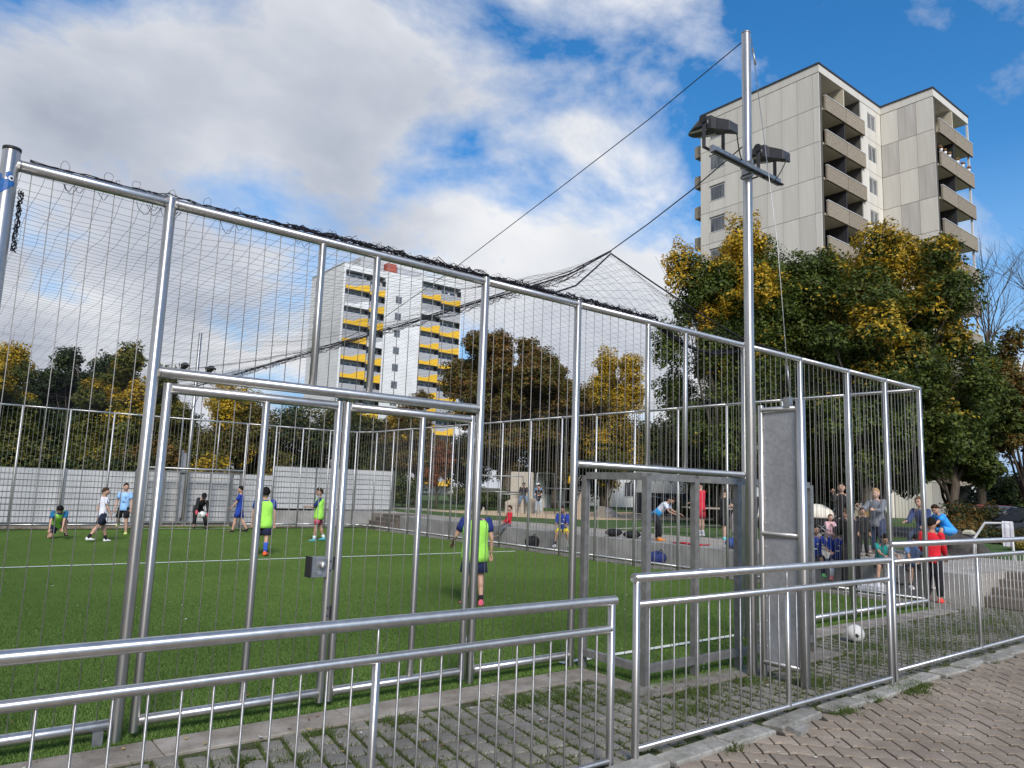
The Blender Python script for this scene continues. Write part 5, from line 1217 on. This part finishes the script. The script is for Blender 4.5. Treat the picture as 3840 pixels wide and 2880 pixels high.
# ================================================================ people
SKIN = [(.50, .30, .21), (.38, .22, .15), (.27, .15, .10), (.58, .37, .28)]
PEOPLE = []
def cloth(c, extra=''):
    return mat('cloth_%s%03d_%03d_%03d' % (extra, int(c[0]*255), int(c[1]*255), int(c[2]*255)), c, rough=.85, var=.14, scale=7, bump=.25, bscale=22, sheen=.1)
def skinm(i): return mat('skin_%d' % i, SKIN[i], rough=.55, var=.06, scale=9)
def person(label, loc, theta, h, fit, group=None, lean=0, roll=0, hip=(0, 0), knee=(0, 0), abd=(4, 4), armL=(5, 8, 12), armR=(5, 8, 12), head=(0, 0), root_z=None, build=1.0, foot_pitch=(0, 0)):
    """hip/knee/arm angles in degrees, forward positive; arm = (flex, abduct, elbow); local +Y is forward, -X is the person's left"""
    t = tag(empty('person', loc, face_to(theta)), label, 'person', group)
    c, s = math.cos, math.sin
    J = {}; ln, rl = R(lean), R(roll)
    uT = Vector((s(rl), s(ln)*c(rl), c(ln)*c(rl))).normalized(); rT = Vector((c(rl), 0, -s(rl))); fT = uT.cross(rT).normalized(); rT = fT.cross(uT).normalized()
    pel = Vector((0, 0, 0)); J['pel'] = pel
    hw = .052*h
    for k, sd_ in ((0, -1), (1, 1)):
        H = pel+rT*(sd_*hw)-uT*.02*h; a = R(hip[k]); b_ = R(abd[k]); kn = R(hip[k]-knee[k])
        K = H+Vector((s(b_)*sd_, s(a)*c(b_), -c(a)*c(b_)))*.235*h
        A = K+Vector((s(b_)*sd_*.6, s(kn), -c(kn))).normalized()*.225*h
        J['hip', k], J['kn', k], J['an', k] = H, K, A
        fp = R(foot_pitch[k]); J['fd', k] = Vector((.18*sd_, c(fp), -s(fp))).normalized()
    nk = pel+uT*.315*h; J['nk'] = nk; J['ch'] = pel+uT*.215*h
    sw = .098*h*build
    for k, sd_, ar in ((0, -1, armL), (1, 1, armR)):
        Sh = pel+uT*.285*h+rT*sd_*sw; a = R(ar[0]); b_ = R(ar[1]); e = R(ar[0]+ar[2])
        E = Sh+Vector((s(b_)*sd_, s(a)*c(b_), -c(a)*c(b_)))*.168*h
        b2 = b_*.35
        W = E+Vector((s(b2)*sd_-.12*sd_*s(R(ar[2])), s(e)*c(b2), -c(e)*c(b2))).normalized()*.145*h
        J['sh', k], J['el', k], J['wr', k] = Sh, E, W
    hp, hy = R(head[0]), R(head[1])
    fH = Vector((-s(hy)*c(hp), c(hy)*c(hp), -s(hp))); rH = Vector((c(hy), s(hy), 0)); uH = rH.cross(fH).normalized()
    neck_top = nk+(uT*.5+uH*.5).normalized()*.045*h
    hc = neck_top+uH*.060*h+fH*.012*h; J['hd'] = hc
    lows = [J['an', k].z-.040*h-(.05*h*s(R(foot_pitch[k])) if foot_pitch[k] > 0 else 0) for k in (0, 1)]+[J['kn', k].z-.045*h for k in (0, 1)]
    dz = root_z if root_z is not None else -min(lows)
    D = Vector((0, 0, dz))
    for k_ in J:
        if not (isinstance(k_, tuple) and k_[0] == 'fd'): J[k_] = J[k_]+D
    neck_top = neck_top+D; hc = J['hd']
    # ---- continuous body (voxel-merged below)
    b = MB(); bd = build
    def limb(p, q, r0, r1, n=8): b.tube([p, p.lerp(q, .5), q], [r0, (r0+r1)/2*1.04, r1], n); b.ball(p, r0, nu=8, nv=6); b.ball(q, r1, nu=8, nv=6)
    AX = (rT, fT, uT)
    b.ball(J['pel']+uT*.01*h, (.080*h*bd, .060*h*bd, .075*h), AX); b.ball(J['pel']+uT*.10*h, (.070*h*bd, .052*h*bd, .085*h), AX)
    b.ball(J['ch'], (.084*h*bd, .060*h*bd, .095*h), AX); limb(J['sh', 0], J['sh', 1], .036*h, .036*h)
    limb(J['nk']-uT*.03*h, neck_top+uH*.01*h, .031*h, .027*h)
    HX = (rH, fH, uH); k_h = 1.08 if h < 1.5 else 1.0
    b.ball(hc, (.050*h*k_h, .060*h*k_h, .070*h*k_h), HX, 14, 10); b.ball(hc-uH*.035*h+fH*.018*h, (.036*h, .040*h, .034*h), HX)
    b.ball(hc-uH*.012*h+fH*.062*h*k_h, (.010*h, .013*h, .013*h), HX, 6, 5)
    for sx in (-1, 1): b.ball(hc+rH*sx*.051*h*k_h-uH*.005*h, (.008*h, .014*h, .020*h), HX, 6, 5)
    for k in (0, 1):
        limb(J['hip', k], J['kn', k], .050*h*bd, .034*h); limb(J['kn', k], J['an', k], .034*h, .021*h)
        b.ball(J['kn', k].lerp(J['an', k], .3)-fT*.008*h, (.032*h, .034*h, .06*h))
        f_ = J['fd', k]; limb(J['an', k]-Vector((0, 0, .018*h)), J['an', k]+f_*.085*h-Vector((0, 0, .022*h)), .022*h, .017*h)
        limb(J['sh', k], J['el', k], .029*h*bd, .022*h); limb(J['el', k], J['wr', k], .022*h, .015*h)
        d = (J['wr', k]-J['el', k]).normalized(); b.ball(J['wr', k]+d*.030*h, (.018*h, .011*h, .030*h), (d.cross(Vector((.3, .2, 1))).normalized(), d.cross(d.cross(Vector((.3, .2, 1)))).normalized(), d))
    ob = link('body', b.mesh('body', skinm(fit.get('skin', 0))), t)
    md = ob.modifiers.new('merge', 'REMESH'); md.mode = 'VOXEL'; md.voxel_size = .0115*h; md.use_smooth_shade = True
    # fingers and eyes are added to the merged mesh afterwards
    ex = MB()
    for k, sd_ in ((0, -1), (1, 1)):
        d = (J['wr', k]-J['el', k]).normalized(); x = d.cross(Vector((0, 1, .15))).normalized(); y_ = d.cross(x).normalized(); base = J['wr', k]+d*.048*h
        for q in range(4):
            L_ = (.040, .046, .043, .034)[q]*h; p0 = base+x*((q-1.5)*.0095*h); p1 = p0+d*L_*.5+y_*.006*h; p2 = p1+(d*.7+y_*.7).normalized()*L_*.5
            ex.tube([p0-d*.012*h, p0, p1, p2], [.0052*h, .0055*h, .005*h, .0035*h], 5)
        p0 = J['wr', k]+d*.018*h-x*sd_*.016*h; ex.tube([p0, p0+(d*.6-x*sd_*.7).normalized()*.022*h, p0+(d*.9-x*sd_*.4+y_*.3).normalized()*.042*h], [.0062*h, .0058*h, .004*h], 5)
    for sx in (-1, 1): ex.ball(hc+rH*sx*.020*h+fH*.055*h*k_h+uH*.008*h, .0052*h, nu=6, nv=4, mi=1)
    ex.tube([hc-rH*.014*h+fH*.054*h-uH*.034*h, hc+fH*.060*h-uH*.035*h, hc+rH*.014*h+fH*.054*h-uH*.034*h], .0028*h, 4, mi=2)
    for sx in (-1, 1): ex.tube([hc+rH*sx*.010*h+fH*.061*h+uH*.018*h, hc+rH*sx*.030*h+fH*.053*h+uH*.018*h], .0028*h, 4, mi=1)
    PEOPLE.append((ob, ex))
    # ---- clothes
    def ell(p, rx, ry, n=14, ax=None):
        r_, f_ = (ax or (rT, fT)); return [p+r_*(rx*c(2*math.pi*j/n))+f_*(ry*s(2*math.pi*j/n)) for j in range(n)]
    def torso(z0, z1, grow, wide=1.0):
        prof = [(-.10, .092, .075), (-.05, .092, .075), (.0, .090, .072), (.06, .084, .066), (.12, .083, .064), (.18, .090, .068), (.24, .096, .068), (.275, .090, .058), (.302, .058, .044), (.318, .036, .036)]
        rows = [(z, rx, ry) for z, rx, ry in prof if z0-.001 <= z <= z1+.001]
        out = []
        for z, rx, ry in rows:      # cloth hangs in soft folds, deepest towards the hem
            ring = ell(J['pel']+uT*z*h, (rx*bd+grow)*h*wide, (ry*bd+grow)*h, 22); fd = .007*h*max(0, (.26-z)/.3)
            c_ = J['pel']+uT*z*h
            out.append([p+(p-c_).normalized()*fd*(mnoise.noise(Vector((j_*.9+h*31, z*9, grow*50)))+.5*math.sin(j_*1.9+z*14+h*40)) for j_, p in enumerate(ring)])
        return out
    def sleeve(q, frac, m_, nm, r0=.041, r1=.037, r2=.026):
        for k in (0, 1):
            pts = [J['sh', k]-rT*(-.03*h if k == 0 else .03*h)*1, J['sh', k]]; rr = [r0*h*.95, r0*h*bd]
            f1 = min(1, frac); pts.append(J['sh', k].lerp(J['el', k], f1*.55)); rr.append(r0*h*bd*.98); pts.append(J['sh', k].lerp(J['el', k], f1)); rr.append(r1*h)
            if frac > 1: pts += [J['el', k].lerp(J['wr', k], (frac-1)*.5), J['el', k].lerp(J['wr', k], frac-1)]; rr += [r1*h*.92, r2*h]
            q.tube(pts, rr, 10); q.ball(J['sh', k], r0*h*bd*1.02, nu=10, nv=6)
    shirt_m = cloth(fit['shirt'])
    q = MB(); q.loft(torso(fit.get('hem', -.05), .318, .006)); sleeve(q, fit.get('sleeve', .62), shirt_m, 'shirt')
    so_ = q.local('shirt', shirt_m, t)
    if 'panel' in fit:      # lower half of the shirt in a second colour
        MB().loft(torso(-.05, .12, .010)).local('shirt_panel', cloth(fit['panel']), so_)
    if 'stripe' in fit:
        for k, sd_ in ((0, -1), (1, 1)):
            MB().tube([J['nk']+rT*sd_*.04*h-uT*.002*h, J['sh', k]+rT*sd_*.012*h+uT*.034*h, J['sh', k].lerp(J['el', k], .45)+rT*sd_*.040*h], .010*h, 6).local('shoulder_stripe', cloth(fit['stripe']), so_)
    if 'badge' in fit:
        p = J['ch']+fT*.079*h-rT*.03*h; MB().ball(p, (.014*h, .004*h, .014*h), AX, 8, 5).local('badge', cloth(fit['badge']), so_)
        p = J['pel']+uT*.13*h+fT*.078*h; MB().ball(p, (.034*h, .004*h, .012*h), AX, 8, 5).local('chest_print', cloth(fit['badge']), so_)
    if 'bib' in fit:
        q = MB(); q.loft(torso(-.10, .302, .020, 1.06)); q.local('training_bib', cloth(fit['bib'], 'bib'), t)
    lg = fit.get('leg', .72); q = MB(); b0, b1 = fit.get('flare', (.060, .062))
    q.loft([ell(J['pel']+uT*z*h, rx*h*bd, ry*h*bd) for z, rx, ry in [(-.055, .078, .062), (-.02, .093, .074), (.03, .092, .072), (.06, .086, .068)]])
    for k in (0, 1):
        f1 = min(1, lg); pts = [J['hip', k]+uT*.01*h, J['hip', k].lerp(J['kn', k], f1*.5), J['hip', k].lerp(J['kn', k], f1)]
        rr = [b0*h*bd, b0*h*bd*.98, (b1 if lg <= 1 else .046)*h*bd]
        if lg > 1: pts += [J['kn', k].lerp(J['an', k], (lg-1)*.5), J['kn', k].lerp(J['an', k], lg-1)]; rr += [.043*h, fit.get('cuff', .036)*h]
        q.tube(pts, rr, 12); q.ball(pts[0], rr[0], nu=10, nv=6)
    q.local('trousers' if lg > 1 else 'shorts', cloth(fit['pants']), t)
    if fit.get('sock'):
        for k in (0, 1):
            q = MB(); f0 = fit.get('sock_len', .35); q.tube([J['an', k]-Vector((0, 0, .012*h)), J['an', k].lerp(J['kn', k], f0*.5), J['an', k].lerp(J['kn', k], f0)], [.028*h, .030*h, .036*h if f0 > .5 else .030*h], 10); q.local('sock', cloth(fit['sock']), t)
    for k in (0, 1):
        f_ = J['fd', k]; x = f_.cross(Vector((0, 0, 1))).normalized(); u_ = x.cross(f_).normalized(); A = J['an', k]; q = MB(); rings = []
        for dy, w_, zt_ in [(-.034, .016, .004), (-.028, .024, .012), (.0, .028, .016), (.03, .029, .004), (.065, .031, -.012), (.095, .026, -.020), (.112, .014, -.026)]:
            p = A+f_*dy*h; zb = -.040*h
            rings.append([p+x*(w_*h)+u_*zb, p+x*(w_*h*1.05)+u_*(zb*.55), p+x*(w_*h*.6)+u_*(zt_*h), p-x*(w_*h*.6)+u_*(zt_*h), p-x*(w_*h*1.05)+u_*(zb*.55), p-x*(w_*h)+u_*zb])
        sh_ = q.loft(rings).local('shoe', cloth(fit['shoe']), t)
    # hair
    hr = fit.get('hair', (.012, .010, .009)); vol = fit.get('vol', 1.12); low = fit.get('low', 0.0)
    q = MB(); rings = []; nu, nv = 18, 12
    for i_ in range(nv+1):
        th_ = math.pi*(i_+.02)/(nv+.04); ring = []
        for j in range(nu):
            ph = 2*math.pi*j/nu; dx, dy, dz_ = s(th_)*c(ph), s(th_)*s(ph), -c(th_)
            keep = dz_ > .12+.52*dy+low*(-1 if dy < .2 else 0)
            f_ = (vol+.05*mnoise.noise(Vector((dx*5, dy*5, dz_*5+h*9)))+.03*(1+dz_)) if keep else .80
            ring.append(hc+rH*(dx*.050*h*k_h*f_)+fH*(dy*.060*h*k_h*f_)+uH*(dz_*.070*h*k_h*f_))
        rings.append(ring)
    q.loft(rings).local('hair', mat('hair_%d' % int(hr[0]*1000), hr, rough=.75, var=.3, scale=40, bump=.6, bscale=60, spec=.12), t)
    if fit.get('cap'):
        q = MB(); q.ball(hc+uH*.028*h, (.056*h*k_h, .066*h*k_h, .050*h), HX, 14, 8); q.ball(hc+uH*.020*h+fH*.075*h, (.040*h, .042*h, .006*h), HX, 10, 5); q.local('cap', cloth(fit['cap']), t)
    if fit.get('tail'):
        MB().tube([hc-fH*.05*h+uH*.01*h, hc-fH*.085*h-uH*.01*h, hc-fH*.08*h-uH*.07*h], [.018*h, .022*h, .006*h], 8).local('ponytail', mat('hair_%d' % int(hr[0]*1000), hr), t)
    return t, J
NAVY = (.012, .018, .055); ROYAL = (.012, .045, .30); LIME = (.36, .78, .10); BLK = (.010, .010, .012); WHT = (.72, .72, .74); SKYB = (.28, .50, .80)
HB = (.035, .02, .012)
# ---- on the pitch
person('boy in a lime bib kneeling to tie his boot', (2.85, 22.3, 0), 262, 1.42, dict(shirt=(.01, .14, .30), bib=LIME, pants=NAVY, shoe=BLK, skin=0), lean=50, hip=(104, 10), knee=(116, 112), abd=(12, 12), armL=(30, -6, 12), armR=(24, 8, 16), head=(58, 0), foot_pitch=(0, 50))
person('boy in a white shirt with dark shoulder stripes walking away', (3.62, 21.1, 0), 12, 1.36, dict(shirt=(.70, .71, .78), stripe=NAVY, pants=(.012, .016, .035), shoe=WHT, sock=BLK, skin=0, hair=(.05, .03, .018), vol=1.07), hip=(22, -24), knee=(10, 14), armL=(-14, 6, 18), armR=(12, 10, 16), head=(4, -12))
person('boy in a sky blue shirt and black shorts facing the camera', (4.6, 23.7, 0), 246, 1.42, dict(shirt=SKYB, pants=BLK, shoe=(.62, .75, .18), skin=0, vol=1.08, badge=(.12, .22, .40)), hip=(0, -14), knee=(4, 62), abd=(4, 12), armL=(6, 14, 12), armR=(-4, 16, 16), head=(4, 24), foot_pitch=(0, 40))
gk, gj = person('goalkeeper in black with red gloves bending over the ball', (7.25, 25.85, 0), 258, 1.45, dict(shirt=BLK, sleeve=1.9, pants=BLK, leg=1.85, shoe=BLK, skin=0, cap=BLK), lean=52, roll=-14, hip=(26, 40), knee=(18, 30), abd=(26, 2), armL=(30, 8, 6), armR=(30, 8, 6), head=(34, 0))
person('player in a royal blue kit half hidden behind the gate stile', (8.0, 24.0, 0), 146, 1.44, dict(shirt=ROYAL, pants=ROYAL, shoe=BLK, skin=0), hip=(16, -12), knee=(8, 20), armL=(20, 6, 24), armR=(0, 8, 20))
person('boy in a lime bib and orange boots seen from behind', (6.1, 16.64, 0), 62, 1.48, dict(shirt=(.015, .05, .26), bib=LIME, pants=(.016, .022, .065), leg=.80, sock=(.03, .09, .42), sock_len=.72, shoe=(.80, .12, .03), skin=0, vol=1.26, low=.15), build=1.2, hip=(6, -10), knee=(6, 18), armL=(4, 14, 14), armR=(0, 12, 10))
person('boy in a lime bib and pink shorts standing side-on', (9.0, 20.2, 0), 152, 1.48, dict(shirt=(.014, .035, .14), bib=LIME, pants=(.62, .10, .16), sock=(.6, .75, .78), sock_len=.3, shoe=(.04, .30, .34), skin=1, hair=(.045, .028, .016), vol=1.2, low=.1, sleeve=1.0), hip=(10, -8), knee=(6, 14), armL=(30, 4, 60), armR=(20, 4, 70), head=(6, 20))
person('tall boy in a lime bib and pink boots behind the gate post', (6.49, 9.0, 0), 62, 1.48, dict(shirt=(.014, .03, .16), bib=LIME, pants=(.014, .022, .075), leg=.82, sock=BLK, sock_len=.22, shoe=(.70, .12, .18), skin=0), build=1.2, hip=(-4, -8), knee=(4, 10), abd=(6, 2), armL=(10, 28, 50), armR=(-14, 14, 26))
person('person in dark clothes at the left edge of the far end', (1.05, 23.6, 0), 300, 1.5, dict(shirt=(.10, .02, .02), pants=BLK, shoe=BLK, skin=1), armL=(20, 10, 30))
# gloves and ball of the keeper
mw = gk.matrix_basis if False else Matrix.Translation(gk.location) @ gk.rotation_euler.to_matrix().to_4x4()
wl = mw @ gj['wr', 0]; wr_ = mw @ gj['wr', 1]; mid = (wl+wr_)/2
for k in (0, 1):
    d = (gj['wr', k]-gj['el', k]).normalized(); q = MB(); q.ball(gj['wr', k]+d*.055, (.042, .036, .075), None, 8, 6); q.tube([gj['wr', k]-d*.02, gj['wr', k]+d*.03], .036, 8)
    q.local('glove', cloth((.62, .07, .12)), gk)
football(mid+Vector((-.03, -.12, -.06)), .105, 'white football held low by the goalkeeper')
# ---- beyond the side fence
def seated(label, loc, th, h, fit, z, **kw):
    a = dict(hip=(86, 82), knee=(82, 78), abd=(8, 8), lean=14, armL=(28, 6, 50), armR=(28, 6, 50)); a.update(kw)
    return person(label, loc, th, h, fit, root_z=z, **a)
seated('child in a red jacket and grey trousers sitting on the wall', (14.35, 18.2, 0), 165, 1.18, dict(shirt=(.60, .015, .03), sleeve=1.9, pants=(.13, .135, .15), leg=1.85, shoe=(.08, .06, .05), skin=0, hair=HB, vol=1.16), .57, hip=(70, 74), knee=(40, 60), lean=-6, armL=(24, 6, 40), armR=(10, 10, 40))
seated('boy in a royal blue jersey and yellow shorts sitting on the wall', (14.3, 15.65, 0), 222, 1.34, dict(shirt=ROYAL, badge=WHT, sleeve=1.3, pants=(.80, .66, .02), sock=BLK, sock_len=.3, shoe=WHT, skin=1), .61, head=(20, 0), abd=(18, 12), hip=(72, 70), knee=(76, 68))
seated('child in a dark jacket and blue jeans sitting on the climbing block', (22.95, 28.0, .5), 234, 1.45, dict(shirt=(.02, .015, .02), sleeve=1.9, pants=(.16, .24, .36), leg=1.85, shoe=BLK, skin=0), .80, head=(34, 0), abd=(12, 12), lean=10, armL=(20, 10, 70), armR=(20, 10, 70))
person('child in a black shirt and pale jeans standing by the climbing block', (23.0, 26.9, .5), 214, 1.38, dict(shirt=BLK, badge=WHT, pants=(.36, .42, .48), leg=1.85, shoe=(.3, .3, .3), skin=0), armL=(30, 4, 60), armR=(24, 4, 70), head=(24, 10))
person('child in a light blue top and white cap behind the climbing block', (23.85, 27.95, .5), 200, 1.5, dict(shirt=(.16, .30, .48), sleeve=1.8, pants=(.1, .12, .2), leg=1.85, shoe=WHT, skin=1, cap=WHT), head=(10, 0))
person('boy in a white and blue shirt bending forward on the wall', (14.6, 12.5, .5), -62, 1.30, dict(shirt=(.62, .66, .76), panel=(.02, .26, .58), pants=(.012, .012, .018), leg=1.85, shoe=(.85, .28, .04), skin=1), lean=44, hip=(4, 26), knee=(6, 22), armL=(40, 4, 30), armR=(30, 6, 40), head=(50, 0))
person('tall boy in an all-red kit standing on the terrace', (18.0, 13.7, .5), 100, 1.58, dict(shirt=(.62, .012, .04), sleeve=1.0, pants=(.40, .01, .03), sock=(.66, .66, .74), sock_len=.3, shoe=WHT, skin=0), armL=(20, 0, 50), armR=(10, 0, 60))
person('boy in black shirt and shorts with turquoise shoes', (17.45, 12.5, .5), -20, 1.38, dict(shirt=BLK, pants=BLK, leg=.95, hem=-.10, shoe=(.12, .45, .52), skin=0), armL=(40, 4, 40), armR=(36, 6, 40), head=(28, 0), hip=(6, -6))
person('child in a black top and pale grey trousers next to the boy in black', (18.55, 12.85, .5), 225, 1.30, dict(shirt=BLK, pants=(.42, .40, .40), leg=1.85, cuff=.044, shoe=(.3, .3, .3), skin=0), armL=(24, 14, 60), armR=(40, 4, 50), head=(22, 20))
wo_, wj = person('blonde woman in a grey cardigan with a straw bag', (17.25, 8.2, .5), 172, 1.46, dict(shirt=(.17, .185, .215), sleeve=1.9, hem=-.10, pants=(.03, .045, .09), leg=1.9, shoe=(.1, .08, .08), skin=3, hair=(.38, .24, .11), tail=1), build=1.18, armL=(36, 6, 60), armR=(40, 8, 70), head=(6, 10))
q = MB(); rings = []
for z_, w_ in [(-.02, .07), (.0, .12), (.12, .16), (.22, .17), (.25, .165)]: rings.append([(.30+w_*math.cos(a), .02+w_*.55*math.sin(a), .72+z_) for a in [2*math.pi*j/12 for j in range(12)]])
bagt = tag(empty('shoulder_bag', wo_.location, wo_.rotation_euler.z), 'woven straw shoulder bag at the hip of the blonde woman', 'bag')
q.loft(rings).local('bag_body', mat('straw', (.42, .29, .12), rough=.95, bump=.6, bscale=25), bagt)
MB().tube([(.16, .02, .95), (.10, .06, 1.2), (.10, 0, 1.42), (.2, -.06, 1.25), (.44, .02, .95)], .014, 6).local('strap', mat('strap_cream', (.6, .56, .45)), bagt)
person('adult in black jacket and trousers standing before the seat wall', (13.9, 7.13, 0), 60, 1.62, dict(shirt=BLK, sleeve=1.9, hem=-.10, pants=BLK, leg=1.88, cuff=.05, shoe=WHT, skin=1), build=.95, armL=(30, -2, 80), armR=(20, -2, 80))
person('child in a black tracksuit with white stripes standing behind the wall', (16.25, 8.05, .5), 230, 1.02, dict(shirt=BLK, stripe=WHT, sleeve=1.9, pants=BLK, leg=1.88, shoe=BLK, skin=1, hair=HB))
person('man in black holding up a phone behind the pram', (18.15, 9.5, .5), 205, 1.60, dict(shirt=BLK, sleeve=1.9, pants=BLK, leg=1.9, shoe=BLK, skin=0), armR=(70, 6, 60), armL=(10, 8, 30))
seated('child in a leopard print top sitting on the terrace', (16.9, 8.82, .5), 236, 1.15, dict(shirt=(.42, .36, .28), sleeve=1.8, badge=BLK, pants=(.1, .08, .08), leg=1.85, shoe=WHT, skin=0, hair=(.09, .05, .03), vol=1.07), .42, head=(20, -20))
seated('small child in a pale pink top beside the pram', (17.2, 9.35, .5), 240, .98, dict(shirt=(.62, .40, .44), sleeve=1.8, pants=(.3, .2, .2), leg=1.85, shoe=WHT, skin=0, hair=(.1, .06, .03)), .36)
for q, (lbl, xy_, th, f_, kw) in enumerate([
    ('boy in a royal blue jersey and green boots, left of the pair on the wall', (14.3, 8.06), 210, dict(shirt=ROYAL, badge=WHT, sleeve=1.5, pants=(.012, .016, .05), leg=.95, sock=NAVY, sock_len=.8, shoe=(.08, .62, .16), skin=1), dict(armL=(60, 20, 10), armR=(24, 4, 50), head=(4, 30))),
    ('boy in a royal blue jersey and white socks, right of the pair on the wall', (14.3, 7.62), 214, dict(shirt=ROYAL, badge=WHT, sleeve=1.5, pants=(.012, .03, .16), leg=.8, sock=WHT, sock_len=.55, shoe=(.6, .14, .16), skin=1), dict(head=(8, -10))),
    ('boy in a teal shirt leaning forward on the wall', (14.3, 6.77), 226, dict(shirt=(.012, .26, .25), pants=(.02, .02, .03), leg=.85, sock=BLK, sock_len=.2, shoe=BLK, skin=0), dict(lean=30, head=(34, 0), armL=(52, 2, 30), armR=(52, 2, 30), abd=(16, 12))),
    ('boy in a light blue shirt sitting on the wall end', (14.3, 6.22), 230, dict(shirt=(.25, .42, .74), pants=(.03, .03, .05), leg=.85, sock=BLK, sock_len=.15, shoe=WHT, skin=0), dict(lean=24, head=(30, 0), abd=(12, 12)))]):
    seated(lbl, (xy_[0], xy_[1], 0), th, 1.24, f_, .565, **kw)
person('boy in a red tracksuit top and black trousers standing at the fence corner', (14.0, 5.72, 0), 12, 1.42, dict(shirt=(.60, .012, .025), sleeve=1.9, pants=BLK, leg=1.85, shoe=(.72, .06, .04), skin=1), build=1.05, armL=(10, 6, 60), armR=(16, 6, 30), hip=(8, -6), head=(4, -10))
seated('boy in a bright blue kit hunched sideways on the dark boulder', (18.9, 7.3, .5), 148, 1.45, dict(shirt=(.03, .30, .74), pants=(.05, .32, .74), leg=.95, shoe=WHT, skin=0, hair=HB), .58, lean=40, hip=(96, 88), head=(30, 30), armL=(50, 6, 20), armR=(44, 6, 30))
seated('man in a blue checked shirt sitting behind the fence corner post', (18.4, 7.66, .5), 180, 1.66, dict(shirt=(.03, .05, .14), panel=(.05, .09, .22), sleeve=1.7, pants=(.05, .07, .12), leg=1.85, shoe=(.5, .48, .44), skin=0, hair=(.12, .07, .04)), .55, lean=20, armL=(46, 10, 14), armR=(36, 6, 50), head=(8, 0))
# ---- merge every body into one skin
dg = bpy.context.evaluated_depsgraph_get(); dg.update()
done = [bpy.data.meshes.new_from_object(ob.evaluated_get(dg)) for ob, _ in PEOPLE]
m_eye = mat('eye_dark', (.012, .010, .010), rough=.3); m_lip = mat('lip', (.32, .12, .10), rough=.5)
for (ob, ex), me in zip(PEOPLE, done):
    ob.modifiers.clear(); sk = ob.data.materials[0]; bm = bmesh.new(); bm.from_mesh(me)
    bmesh.ops.smooth_vert(bm, verts=bm.verts, factor=.5, use_axis_x=True, use_axis_y=True, use_axis_z=True)
    vs = [bm.verts.new(v) for v in ex.v]
    for f, mi in zip(ex.f, ex.mi):
        try: nf = bm.faces.new([vs[i_] for i_ in f]); nf.material_index = mi; nf.smooth = True
        except ValueError: pass
    me2 = bpy.data.meshes.new('body'); bm.to_mesh(me2); bm.free(); me2.materials.append(sk); me2.materials.append(m_eye); me2.materials.append(m_lip)
    me2.polygons.foreach_set('use_smooth', [True]*len(me2.polygons)); ob.data = me2
